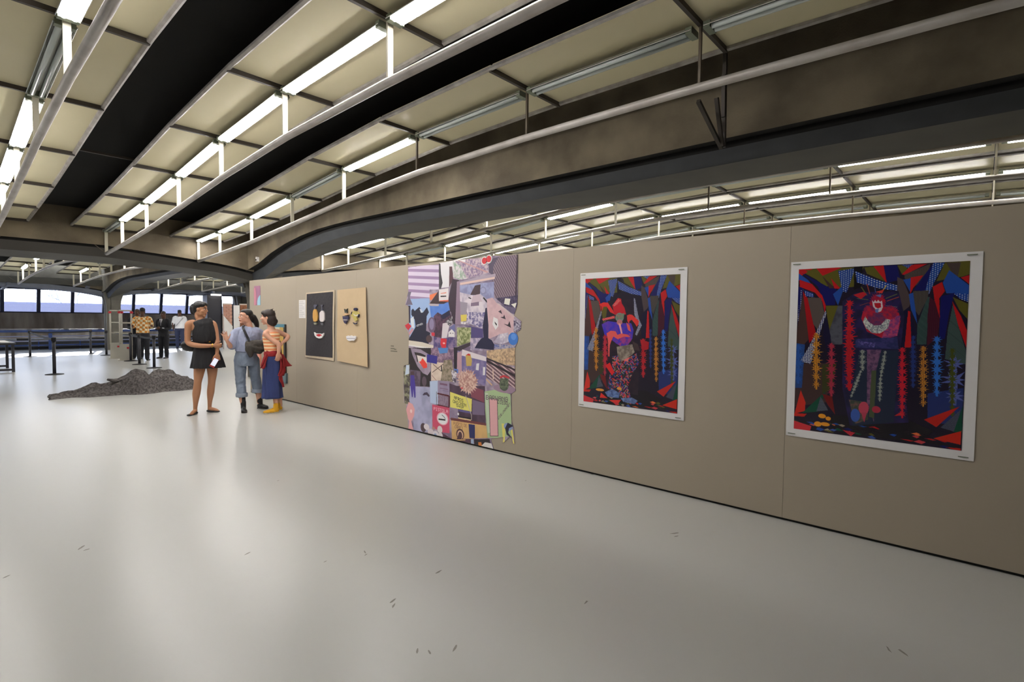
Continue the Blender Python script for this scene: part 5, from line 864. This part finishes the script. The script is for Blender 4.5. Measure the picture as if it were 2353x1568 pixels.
# ---- woman in the black dress
W1 = person((2.85, 8.93), 'woman in sleeveless black dress holding a phone, turning to her companions')
def k1(cx, cy, y=0.0): return ((cx-345)*1.065e-3, y, (1460-cy)*1.235e-3)
H1, RH1 = headframe((-0.012, -0.005, 1.603), radians(58), radians(-4))
def w1(bm):
    head(bm, H1, RH1, 1.0); limb(bm, [(-.005, .02, 1.53, .05), (-.012, .01, 1.46, .052), (-.01, .0, 1.40, .07)], 16)
    torso(bm, [(.03, 0, .80, .145, .105), (.03, 0, .90, .155, .115), (.04, 0, 1.08, .12, .09), (.02, 0, 1.25, .14, .105), (.0, .0, 1.36, .15, .09), (-.005, .0, 1.42, .125, .062), (-.008, 0, 1.45, .06, .05)])
    limb(bm, [(-.125, 0, 1.40, .048), (-.172, 0, 1.375, .052), (-.187, 0, 1.30, .046), (-.192, .0, 1.20, .043), (-.178, -.02, 1.09, .041), (-.06, -.12, 1.055, .037), (.06, -.18, 1.05, .031), (.142, -.2, 1.055, .024)])
    hand(bm, (.142, -.2, 1.055), (1, -.05, -.06), (0, -.25, 1), (0, -1, -.2), 1.0, (1.0, 1.0, 1.0, 1.0), 0.02)
    limb(bm, [(.11, 0, 1.40, .046), (.15, 0, 1.375, .048), (.172, -.01, 1.30, .043), (.185, -.03, 1.2, .04), (.196, -.06, 1.10, .036), (.195, -.12, 1.0, .031), (.19, -.165, .93, .024)])
    hand(bm, (.19, -.165, .93), (.16, -.1, -1), (-.9, -.35, -.1), (.5, -.5, .1), 1.0, (0.9, 0.9, 1.0, 1.0), 0.05, 0.3)
    limb(bm, [(-.035, 0, .84, .092), (-.04, 0, .72, .083), (-.055, -.02, .60, .069), (-.068, -.03, .49, .054), (-.08, -.015, .38, .056), (-.09, -.01, .30, .054), (-.1, -.015, .18, .037), (-.106, -.02, .09, .029), (-.106, -.02, .05, .03)])
    limb(bm, [(-.106, -.02, .055, .03), (-.14, -.10, .035, .027), (-.165, -.155, .02, .02)])
    limb(bm, [(.10, 0, .84, .09), (.125, .01, .72, .08), (.126, .0, .60, .066), (.118, 0, .49, .053), (.108, .03, .38, .053), (.10, .04, .30, .051), (.09, .06, .18, .035), (.085, .07, .09, .028), (.085, .07, .05, .03)])
    limb(bm, [(.09, .07, .055, .03), (.16, .03, .035, .027), (.2, .01, .02, .018)])
vox('body', w1, 0.006, SKINB, W1, 3)
face(H1, RH1, W1, HAIRB, 1.0, mat('lips_plum', (132, 56, 52), 0.5), True)
def hair1(bm):
    def e(x, y, z, a, b, c): ball(bm, H1(x, y, z), (a, b, c), 18, 12, RH1)
    e(0, -.028, .050, .083, .092, .083); e(0, .020, .085, .066, .060, .040); e(-.04, .03, .07, .036, .05, .035); e(.04, .03, .07, .036, .05, .035); e(0, -.07, .0, .07, .06, .08); e(0, -.118, .005, .056, .052, .078); e(0, -.12, -.045, .04, .04, .05)
vox('hair', hair1, 0.009, HAIRB, W1, 5)
vox('dress_top', lambda bm: (torso(bm, [(.05, 0, 1.05, .135, .10), (.05, 0, 1.08, .15, .118), (.042, 0, 1.12, .166, .14), (.033, -.005, 1.19, .163, .143), (.025, -.005, 1.27, .155, .137), (.02, -.005, 1.35, .142, .122), (.012, 0, 1.395, .138, .112), (.008, .003, 1.428, .130, .094), (.004, .006, 1.444, .104, .078)], 36)), 0.008, DRESS, W1, 2, wr=(.0045, 16, .35))
shell('skirt', [(.05, 0, 1.09, .142, .112, .2), (.052, 0, 1.04, .15, .12, .5), (.06, 0, .95, .178, .14, .8), (.068, 0, .84, .2, .16, 1.1), (.07, 0, .75, .215, .175, 1.5), (.07, 0, .705, .222, .18, 1.7)], DRESS, W1, fold=0.045, freq=11, seed=5)
bm = B(); torso(bm, [(.05, 0, 1.105, .148, .118), (.05, 0, 1.078, .148, .118)], 40, 2); bl = obj('belt', bm, BLKL, W1, smooth=True)
bm = B(); ball(bm, (.09, -.118, 1.115), (.02, .008, .014)); obj('buckle', bm, GOLD, bl, smooth=True)
bm = B()
for k in range(20):
    a, b = 2*pi*k/20, 2*pi*(k+1)/20; bar(bm, (.128+.004*sin(a), -.195+.029*cos(a), 1.055+.029*sin(a)), (.128+.004*sin(b), -.195+.029*cos(b), 1.055+.029*sin(b)), .012, .006)
obj('bracelet', bm, GOLD, W1)
shoe('shoe', (-.083, -.0), (-.205, -.185), BLKL, W1, h=0.042, w=0.042); shoe('shoe', (.045, .085), (.225, -.005), BLKL, W1, h=0.042, w=0.042)
ph = empty('phone', (0, 0, 0)); ph.parent = None
PH = W1.matrix_basis if False else Matrix.Translation(W1.location) @ Matrix.Rotation(W1.rotation_euler[2], 4, 'Z')
ph.matrix_world = PH @ Matrix.Translation((.150, -.235, .795)) @ Matrix.Rotation(radians(28), 4, 'Y') @ Matrix.Rotation(radians(14), 4, 'X')
tag(ph, 'phone with bright screen and red lower edge, held by the woman in black', 'phone')
bm = B(); box(bm, (0, 0, 0), (.072, .009, .15)); obj('case', bm, mat('phone_red', (168, 56, 48), 0.4), ph)
bm = B(); box(bm, (0, -.006, .012), (.064, .003, .118)); obj('screen', bm, mat('phone_screen', (226, 230, 240), 0.3, emit=((215, 225, 245), 0.6)), ph)
bg_ = vox('handbag', lambda bm: (ball(bm, (0, 0, 0), (.12, .06, .085)), ball(bm, (.02, 0, -.03), (.13, .06, .07))), 0.012, BLKL, None, 3)
bg_.location = (PH @ Vector((-.17, .12, 1.05))); bg_.rotation_euler = W1.rotation_euler; tag(bg_, 'black shoulder bag hanging behind the arm of the woman in black', 'bag')
bm = B(); limb(bm, [(0, 0, .06, .008), (.02, .02, .2, .008), (.05, -.0, .34, .008), (.08, -.06, .39, .008)], 6); obj('strap', bm, BLKL, bg_, smooth=True)

# ---- woman in the grey T-shirt and jeans
W2 = person((3.41, 8.72), 'woman in lilac-grey T-shirt and cropped grey jeans raising an open hand')
H2, RH2 = headframe((-.006, -.01, 1.497), radians(-66), radians(2))
TEE = mat('lilac_tee', (168, 176, 202), 0.85, var=0.3, scale=10, rgb2=(152, 160, 188), bump=0.7, bscale=7, bdist=0.04, stretch=(1, 1, 0.5))
JEAN = mat('grey_jeans', (136, 148, 166), 0.85, var=0.5, scale=12, rgb2=(116, 128, 146), bump=0.6, bscale=9, bdist=0.03)
def w2(bm):
    head(bm, H2, RH2, 0.97); limb(bm, [(.03, .0, 1.43, .047), (.045, .01, 1.37, .05), (.04, .02, 1.31, .065)], 16)
    torso(bm, [(.0, 0, .85, .15, .11), (.0, 0, .95, .125, .095), (.02, 0, 1.12, .13, .10), (.03, 0, 1.24, .14, .095), (.03, .01, 1.30, .11, .07)])
    limb(bm, [(-.1, -.01, 1.27, .048), (-.135, -.02, 1.24, .048), (-.18, -.05, 1.13, .04), (-.205, -.08, 1.03, .036), (-.225, -.14, 1.06, .033), (-.262, -.2, 1.13, .023)])
    hand(bm, (-.262, -.2, 1.13), (-.3, -.2, 1), (.9, -.1, .25), (.1, 1, 0), 0.98, (0.12, 0.1, 0.12, 0.15), 0.16, 0.1)
    limb(bm, [(.15, .03, 1.27, .048), (.19, .04, 1.24, .046), (.225, .06, 1.12, .04), (.23, .05, 1.02, .036), (.18, -.06, .97, .03), (.12, -.14, .96, .023)])
    hand(bm, (.12, -.14, .96), (-1, -.3, -.1), (0, -.3, 1), (0, -1, 0), 0.95, (.9, .9, .9, .9), 0.02)
    for q, pp in enumerate((((-.075, 0, .75, .085), (-.085, 0, .5, .06), (-.07, -.05, .22, .042), (-.045, -.07, .1, .036)), ((.11, .04, .75, .085), (.14, .07, .5, .06), (.175, .1, .22, .042), (.185, .12, .1, .036)))): limb(bm, pp)
vox('body', w2, 0.006, SKINL, W2, 3)
face(H2, RH2, W2, HAIRB, .97)
def hair2(bm):
    def e(x, y, z, a, b, c): ball(bm, H2(x, y, z), (a, b, c), 18, 12, RH2)
    e(0, -.03, .046, .080, .090, .080); e(0, .018, .082, .060, .052, .034); e(.0, -.085, -.01, .062, .05, .075); e(0, -.13, -.03, .042, .045, .065)
    limb(bm, [tuple(H2(0, -.13, 0))+(.045,), tuple(H2(0, -.165, -.07))+(.045,), tuple(H2(0, -.19, -.14))+(.034,), tuple(H2(0, -.20, -.19))+(.012,)], 12)
vox('hair', hair2, 0.009, HAIRB, W2, 5)
def tee(bm):
    torso(bm, [(.0, 0, .94, .155, .125), (.005, 0, 1.0, .162, .13), (.015, 0, 1.1, .17, .135), (.03, 0, 1.2, .175, .13), (.035, .01, 1.275, .158, .105), (.035, .01, 1.315, .115, .08), (.04, .01, 1.34, .07, .06)])
    limb(bm, [(-.08, -.01, 1.27, .06), (-.13, -.02, 1.245, .066), (-.17, -.04, 1.17, .07), (-.185, -.055, 1.10, .078), (-.19, -.06, 1.06, .08)]); limb(bm, [(.14, .02, 1.275, .06), (.185, .04, 1.245, .066), (.22, .055, 1.17, .07), (.235, .06, 1.10, .076)])
vox('tshirt', tee, 0.008, TEE, W2, 4, wr=(.010, 11, .5))
def jeans(bm):
    torso(bm, [(.01, 0, .965, .135, .11), (.0, 0, .90, .155, .125), (.0, .0, .80, .175, .135), (.005, .0, .72, .17, .125)])
    limb(bm, [(-.08, -.0, .80, .095), (-.082, -.01, .66, .084), (-.083, -.02, .5, .073), (-.075, -.04, .36, .068), (-.068, -.05, .27, .072)]); limb(bm, [(.10, .02, .80, .095), (.115, .04, .66, .086), (.135, .07, .5, .076), (.152, .09, .38, .072), (.163, .1, .31, .074)])
jj = vox('jeans', jeans, 0.008, JEAN, W2, 3, wr=(.006, 13, .8))
for x, y, z, r in ((-.067, -.05, .262, .078), (.165, .1, .298, .082)):
    shell('cuff', [(x, y, z+.03, r, r, .5), (x, y, z, r*1.03, r*1.03, 1), (x, y, z-.03, r, r, .5)], mat('jean_cuff', (146, 156, 172), 0.85), jj, n=32, fold=0.02, thick=0.012)
BOOT = mat('black_boot', (28, 27, 30), 0.4)
for (hx, hy), (tx, ty), az_ in (((-.05, -.02), (-.03, -.26), 0), ((.16, .15), (.31, .04), 0)):
    b_ = shoe('boot', (hx, hy), (tx, ty), BOOT, W2, h=0.09, w=0.045, sole=mat('boot_sole', (44, 34, 30), 0.7), high=0.15)
    bm = B(); limb(bm, [(hx+(.0 if tx < hx+.05 else .03), hy-.05, .12, .038), (hx+(.0 if tx < hx+.05 else .022), hy-.04, .21, .037)], 12); obj('sock', bm, BELT, W2, smooth=True)
M2_ = Matrix.Translation(W2.location) @ Matrix.Rotation(W2.rotation_euler[2], 4, 'Z')
BAGM = mat('bag_olive_grey', (74, 70, 64), 0.8, var=0.5, scale=14, rgb2=(54, 50, 46), bump=0.4, bscale=50)
def slb(bm):
    ball(bm, (.14, 0, .03), (.125, .075, .065)); ball(bm, (.06, -.02, .0), (.08, .07, .09)); ball(bm, (.20, 0, -.0), (.07, .07, .095)); ball(bm, (.0, -.02, -.01), (.05, .055, .095)); ball(bm, (.03, -.02, -.085), (.045, .05, .095)); ball(bm, (.15, .0, -.07), (.075, .06, .06)); limb(bm, [(-.02, -.04, .05, .02), (.08, -.08, -.02, .018), (.2, -.07, -.05, .02)])
sb = vox('sling_bag', slb, 0.010, BAGM, None, 2, wr=(.006, 12, 1.0)); sb.matrix_world = M2_ @ Matrix.Translation((.03, -.19, 1.04)); tag(sb, 'soft olive-grey sling bag bunched across the front of the woman in grey jeans', 'bag')
bm = B(); SP = [(-.045, .20, .295), (-.062, .13, .312), (-.07, .05, .285), (-.055, -.01, .25), (-.03, -.03, .19), (.0, -.035, .12), (.02, -.05, .05)]
for a, b in zip(SP[:-1], SP[1:]): bar(bm, a, b, .035, .005, (0, -1, 0))
obj('strap', bm, BELT, sb)

# ---- woman with striped top, seen from behind
W3 = person((3.63, 8.27), 'woman in striped halter top and blue culottes, seen from behind, hands on hips')
H3, RH3 = headframe((-.066, -.0, 1.488), radians(-104), radians(-2))
def w3(bm):
    head(bm, H3, RH3, .97); limb(bm, [(-.04, .0, 1.43, .045), (-.022, .0, 1.36, .047), (-.015, 0, 1.30, .062)], 16)
    torso(bm, [(.0, 0, .85, .095, .085), (.0, 0, .93, .09, .08), (-.01, 0, 1.05, .105, .09), (-.018, 0, 1.18, .12, .10), (-.012, 0, 1.26, .115, .085), (-.01, 0, 1.30, .08, .06)])
    limb(bm, [(-.07, -.05, 1.255, .044), (-.092, -.08, 1.235, .045), (-.03, -.10, 1.17, .04), (.04, -.115, 1.115, .038), (.085, -.12, 1.08, .036), (.092, -.13, 1.0, .031), (.085, -.135, .94, .023)])
    hand(bm, (.085, -.135, .94), (-.15, -.02, -1), (.8, .3, 0), (.2, -1, 0), .95, (.5, .5, .5, .6), 0.05)
    limb(bm, [(.05, .05, 1.27, .042), (.09, .08, 1.26, .043), (.16, .09, 1.225, .038), (.225, .08, 1.19, .035), (.2, .04, 1.14, .03), (.14, .02, 1.09, .023)])
    hand(bm, (.14, .02, 1.09), (-.55, -.2, -.9), (.5, -.6, .3), (.6, .3, .2), .95, (.6, .6, .7, .8), 0.03)
    limb(bm, [(.02, .0, .6, .05), (.035, -.02, .30, .045), (.04, -.04, .18, .037), (.045, -.03, .08, .034)]); limb(bm, [(.07, .1, .6, .06), (.085, .12, .30, .05), (.1, .13, .18, .037), (.105, .14, .08, .034)])
vox('body', w3, 0.006, SKINL, W3, 3)
face(H3, RH3, W3, HAIRD, .97)
def hair3(bm):
    def e(x, y, z, a, b, c): ball(bm, H3(x, y, z), (a, b, c), 18, 12, RH3)
    e(0, -.022, .048, .086, .098, .082); e(0, .045, .075, .062, .045, .036); e(0, -.06, -.03, .085, .07, .09); e(.0, -.075, -.085, .08, .06, .055); e(-.05, -.05, -.06, .035, .05, .06); e(.05, -.03, -.07, .035, .05, .05); e(0, -.12, -.06, .04, .03, .04); e(.05, .01, .03, .04, .06, .05)
    for q, (x, y, z) in enumerate(((0, -.08, .13), (.03, -.1, .10), (-.03, -.06, .12))): limb(bm, [tuple(H3(x*.6, y*.7, z*.5))+(.02,), tuple(H3(x, y, z))+(.008,), tuple(H3(x, y-.03, z+.012))+(.004,)], 8)
vox('hair', hair3, 0.009, HAIRD, W3, 2)
STR = mat('striped_knit', (240, 160, 92), 0.85); n_, l_, b_ = nodes_of(STR)
tc = n_.new('ShaderNodeTexCoord'); wv = n_.new('ShaderNodeTexWave'); wv.wave_type = 'BANDS'; wv.bands_direction = 'Z'; wv.inputs['Scale'].default_value = 6.0; wv.inputs['Distortion'].default_value = 0.3
rp = n_.new('ShaderNodeValToRGB'); rp.color_ramp.interpolation = 'CONSTANT'; rp.color_ramp.elements[0].color = lin((230, 140, 98)); rp.color_ramp.elements[1].position = 0.34; rp.color_ramp.elements[1].color = lin((236, 186, 122)); e3 = rp.color_ramp.elements.new(0.72); e3.color = lin((244, 220, 186))
l_.new(tc.outputs['Object'], wv.inputs['Vector']); l_.new(wv.outputs['Fac'], rp.inputs[0]); l_.new(rp.outputs[0], b_.inputs['Base Color'])
vox('halter_top', lambda bm: torso(bm, [(.0, 0, .93, .106, .098), (-.008, 0, 1.0, .11, .1), (-.014, 0, 1.1, .118, .106), (-.018, 0, 1.18, .124, .11), (-.01, .0, 1.235, .118, .1), (-.012, 0, 1.275, .09, .075), (-.018, 0, 1.31, .052, .052)]), 0.008, STR, W3, 2)
DEN = mat('blue_denim', (52, 66, 120), 0.8, var=0.5, scale=9, rgb2=(38, 48, 94), bump=0.6, bscale=8, bdist=0.03, stretch=(1, 1, 0.3))
shell('culottes', [(.0, 0, .935, .1, .09, .2), (.0, 0, .90, .115, .1, .4), (.004, .01, .8, .135, .12, .8), (.004, .02, .68, .14, .125, 1), (-.004, .03, .5, .136, .13, 1.3), (-.006, .03, .35, .142, .14, 1.5), (-.006, .03, .225, .15, .15, 1.7)], DEN, W3, fold=0.045, freq=6, seed=3)
REDS = mat('brick_red_jersey', (158, 34, 40), 0.85, var=0.4, scale=12, rgb2=(128, 24, 30), bump=0.5, bscale=14, bdist=0.03)
def band(bm):
    torso(bm, [(.0, 0, .885, .118, .112), (.0, 0, .92, .122, .115), (.0, 0, .975, .112, .106)], 30, 3)
sw = vox('tied_sweater', band, 0.009, REDS, W3, 2, wr=(.006, 14, 2.0))
def flap(pts, th=0.012, m=REDS, nm='sleeve_flap'):
    """draped piece: pts (x,y,z) fan strips between left and right edges"""
    bm = B(); q = cat([a+b for a, b in pts], 6); rows = []
    for i, r in enumerate(q):
        row = []
        for k in range(7):
            t = k/6; w_ = 0.014*sin(t*9+i*.3)
            row.append(bm.verts.new((r[0]*(1-t)+r[3]*t, r[1]*(1-t)+r[4]*t+w_, r[2]*(1-t)+r[5]*t)))
        rows.append(row)
    for a in range(len(rows)-1):
        for k in range(6): bm.faces.new((rows[a][k], rows[a][k+1], rows[a+1][k+1], rows[a+1][k]))
    o = obj(nm, bm, m, sw, smooth=True); md = o.modifiers.new('t', 'SOLIDIFY'); md.thickness = th
flap([((.10, -.1, .965), (.13, -.02, .93)), ((.13, -.11, .88), (.19, .0, .85)), ((.15, -.1, .78), (.24, .02, .77)), ((.165, -.08, .715), (.285, .02, .725))])
flap([((.08, -.11, .94), (.13, -.05, .9)), ((.105, -.11, .8), (.17, -.04, .78)), ((.1, -.1, .66), (.19, -.02, .66)), ((.08, -.09, .58), (.165, -.02, .57))])
flap([((.06, -.1, .64), (.12, -.03, .62)), ((.08, -.1, .54), (.14, -.03, .53)), ((.13, -.09, .44), (.16, -.05, .45)), ((.152, -.08, .40), (.16, -.07, .405))])
flap([((-.10, -.06, .93), (-.06, -.10, .9)), ((-.13, -.07, .84), (-.085, -.11, .82)), ((-.155, -.07, .75), (-.10, -.11, .75)), ((-.175, -.07, .71), (-.125, -.1, .70))])
YEL = mat('yellow_canvas', (230, 172, 36), 0.7); CRS = mat('cream_rubber', (222, 208, 178), 0.6)
shoe('sneaker', (.085, -.05), (-.14, -.10), YEL, W3, h=0.085, w=0.043, sole=CRS, high=0.12); shoe('sneaker', (.135, .15), (-.03, .10), YEL, W3, h=0.085, w=0.043, sole=CRS, high=0.12)
pr_ = vox('small_purse', lambda bm: ball(bm, (0, 0, 0), (.06, .05, .11)), 0.012, BLKL, None, 2); M3_ = Matrix.Translation(W3.location) @ Matrix.Rotation(W3.rotation_euler[2], 4, 'Z')
pr_.matrix_world = M3_ @ Matrix.Translation((.145, .10, .70)); tag(pr_, 'small dark purse hanging behind the woman with the red sweater', 'bag')
bm = B(); limb(bm, [(0, 0, .08, .007), (-.02, -.02, .28, .007), (-.035, -.06, .42, .007)], 6); obj('strap', bm, BLKL, pr_, smooth=True)

# ---- four men further back
SHIRTP = mat('patterned_shirt', (226, 176, 84), 0.8); n_, l_, b_ = nodes_of(SHIRTP)
tc = n_.new('ShaderNodeTexCoord'); mp = n_.new('ShaderNodeMapping'); mp.inputs['Rotation'].default_value = (0, radians(4), 0); ck = n_.new('ShaderNodeTexChecker'); ck.inputs['Scale'].default_value = 14; vr = n_.new('ShaderNodeTexVoronoi'); vr.inputs['Scale'].default_value = 18
ck.inputs['Color1'].default_value = lin((214, 138, 50)); ck.inputs['Color2'].default_value = lin((240, 226, 190)); rp = n_.new('ShaderNodeValToRGB'); rp.color_ramp.elements[0].position = 0.62; rp.color_ramp.elements[0].color = (1, 1, 1, 1); rp.color_ramp.elements[1].position = 0.7; rp.color_ramp.elements[1].color = lin((120, 130, 70))
mx = n_.new('ShaderNodeMix'); mx.data_type = 'RGBA'; mx.blend_type = 'MULTIPLY'; mx.inputs[0].default_value = 0.6
l_.new(tc.outputs['Object'], mp.inputs[0]); l_.new(mp.outputs[0], ck.inputs[0]); l_.new(mp.outputs[0], vr.inputs['Vector']); l_.new(vr.outputs['Distance'], rp.inputs[0]); l_.new(ck.outputs[0], mx.inputs[6]); l_.new(rp.outputs[0], mx.inputs[7]); l_.new(mx.outputs[2], b_.inputs['Base Color'])
SUIT = mat('black_suit', (26, 27, 34), 0.8); TRSR = mat('dark_trousers', (34, 34, 42), 0.8); JBL = mat('blue_jeans', (46, 54, 84), 0.8); TEEW = mat('white_tee', (236, 236, 240), 0.85); TIE = mat('grey_tie', (120, 120, 132), 0.6); GREYH = mat('hair_greying', (70, 62, 58), 0.8)
def man(loc, label, ht, facing, top, trous, skin, hairm, arms='front', stride=0.0, jacket=False, tuck=0.0):
    """built facing -y, then turned by `facing`; ht in metres"""
    o = empty('person', (loc[0], loc[1], 0), -math.atan2(loc[0], loc[1])+facing); tag(o, label, 'person', 'men standing by the gates')
    s = ht/1.74; S = lambda *t: tuple(v*s for v in t)
    H, R = headframe(S(0, -.012, 1.615), 0, radians(-8) if arms == 'front' else 0)
    if arms == 'front': AR = [[(q*.15, 0, 1.42, .055), (q*.205, 0, 1.38, .056), (q*.245, .01, 1.24, .048), (q*.25, .02, 1.12, .043), (q*.17, -.12, 1.08, .036), (q*.06, -.22, 1.10, .026)] for q in (-1, 1)]
    else: AR = [[(q*.15, 0, 1.42, .055), (q*.205, 0, 1.38, .056), (q*.245, .01, 1.24, .048), (q*.265, .02, 1.11, .043), (q*.26, -.06, .99, .034), (q*.25, -.12 if q > 0 else -.02, .88, .026)] for q in (-1, 1)]
    LG = [[(q*.085, 0, .88, .092), (q*.10, -q*stride*.3, .68, .085), (q*.105, -q*stride*.7, .48, .062), (q*.11, -q*stride, .28, .056), (q*.112, -q*stride*1.1, .08, .045)] for q in (-1, 1)]
    def body(bm):
        head(bm, H, R, s); limb(bm, [S(0, .01, 1.53, .055), S(0, .015, 1.44, .062)])
        torso(bm, [S(0, 0, .86, .15, .11), S(0, 0, 1.0, .145, .10), S(0, 0, 1.2, .165, .12), S(0, .01, 1.36, .165, .11), S(0, .01, 1.44, .10, .07)])
        for q in (0, 1):
            limb(bm, [S(*t) for t in AR[q]]); wz = AR[q][-1]; pz = AR[q][-2]; d = Vector(wz[:3])-Vector(pz[:3])
            hand(bm, S(*wz[:3]), d, (0, -.2, 1) if arms == 'front' else (0, -1, 0), (0, -1, .1) if arms == 'front' else ((-1, 0, 0) if q == 0 else (1, 0, 0)), s, (.7, .7, .8, .8), .03)
            limb(bm, [S(*t) for t in LG[q]])
    vox('body', body, 0.011, skin, o, 2)
    face(H, R, o, hairm, s, mat('lips_dark', (104, 58, 52), 0.5))
    def hr(bm):
        ball(bm, H(0, -.022*s, .052*s), (.080*s, .092*s, .076*s), 18, 12, R)
        if hairm is HAIRB and not jacket: ball(bm, H(0, -.03*s, .085*s), (.08*s, .085*s, .06*s), 18, 12, R)
    vox('hair', hr, 0.011, hairm, o, 3)
    hem = .80 if jacket else .92
    def tp(bm):
        torso(bm, [S(0, 0, hem, .185, .135), S(0, 0, hem+.12, .18, .13), S(0, 0, 1.15, .185, .135), S(0, .005, 1.3, .195, .135), S(0, .01, 1.40, .175, .11), S(0, .015, 1.455, .095, .075)])
        for q in (0, 1):
            a = AR[q] if jacket else AR[q][:4]; limb(bm, [S(t[0], t[1], t[2], t[3]+(.009 if not jacket else .012)) for t in a[:6]])
    g = vox('jacket' if jacket else 'shirt', tp, 0.012, top, o, 2, wr=(.008, 9, .6))
    def tr(bm):
        torso(bm, [S(0, 0, .98, .15, .115), S(0, 0, .88, .172, .13), S(0, 0, .82, .17, .125)])
        for q in (0, 1): limb(bm, [S(t[0], t[1], t[2], t[3]+.016) for t in LG[q]])
    vox('trousers', tr, 0.012, trous, o, 2, wr=(.006, 9, .6))
    for q in (-1, 1): shoe('shoe', S(q*.112, .07-q*stride*1.1), S(q*.14, -.2-q*stride*1.1), BLKL, o, h=0.08*s, w=.048*s, v=0.012)
    if jacket:
        bm = B(); prism(bm, [(-.05*s, 1.45*s), (.05*s, 1.45*s), (0, 1.20*s)], -.150*s, -.13*s, fn=lambda x, z, y: Vector((x, y+(1.45*s-z)*-.03+.02*s, z))); sh = obj('shirt_front', bm, TEEW, o)
        bm = B(); prism(bm, [(-.014*s, 1.43*s), (.014*s, 1.43*s), (.02*s, 1.26*s), (0, 1.23*s), (-.02*s, 1.26*s)], -.158*s, -.14*s, fn=lambda x, z, y: Vector((x, y+.02*s, z))); obj('tie', bm, TIE, sh)
        for q in (0, 1):
            bm = B(); a = AR[q]; limb(bm, [S(a[-2][0]*.6+a[-1][0]*.4, a[-2][1]*.6+a[-1][1]*.4, a[-1][2], .036), S(a[-1][0]*.9+a[-2][0]*.1, a[-1][1]*.9+a[-2][1]*.1, a[-1][2], .034)], 10, 2); obj('shirt_cuff', bm, TEEW, g, smooth=True)
    return o
man((4.84, 20.75), 'man seen from behind in an orange and cream patterned shirt, dark trousers', 1.74, radians(172), SHIRTP, TRSR, SKINK, HAIRB)
man((4.92, 21.75), 'man in black suit and white shirt, half hidden by the patterned-shirt man', 1.72, radians(-20), SUIT, SUIT, SKINK, GREYH, jacket=True)
man((5.63, 21.5), 'older man in black suit and grey tie looking down at his hands', 1.66, radians(-38), SUIT, SUIT, SKINK, GREYH, jacket=True)
mw = man((7.79, 27.3), 'man in a white T-shirt and blue jeans walking away by the windows', 1.76, radians(176), TEEW, JBL, SKINK, HAIRB, arms='walk', stride=0.16)
bm = B(); P_ = [(-.15, .13, 1.40), (-.06, .155, 1.30), (.05, .155, 1.16), (.13, .13, 1.05)]
for a, b in zip(P_[:-1], P_[1:]): bar(bm, a, b, .012, .004, (0, 1, 0))
obj('bag_strap', bm, BELT, mw)
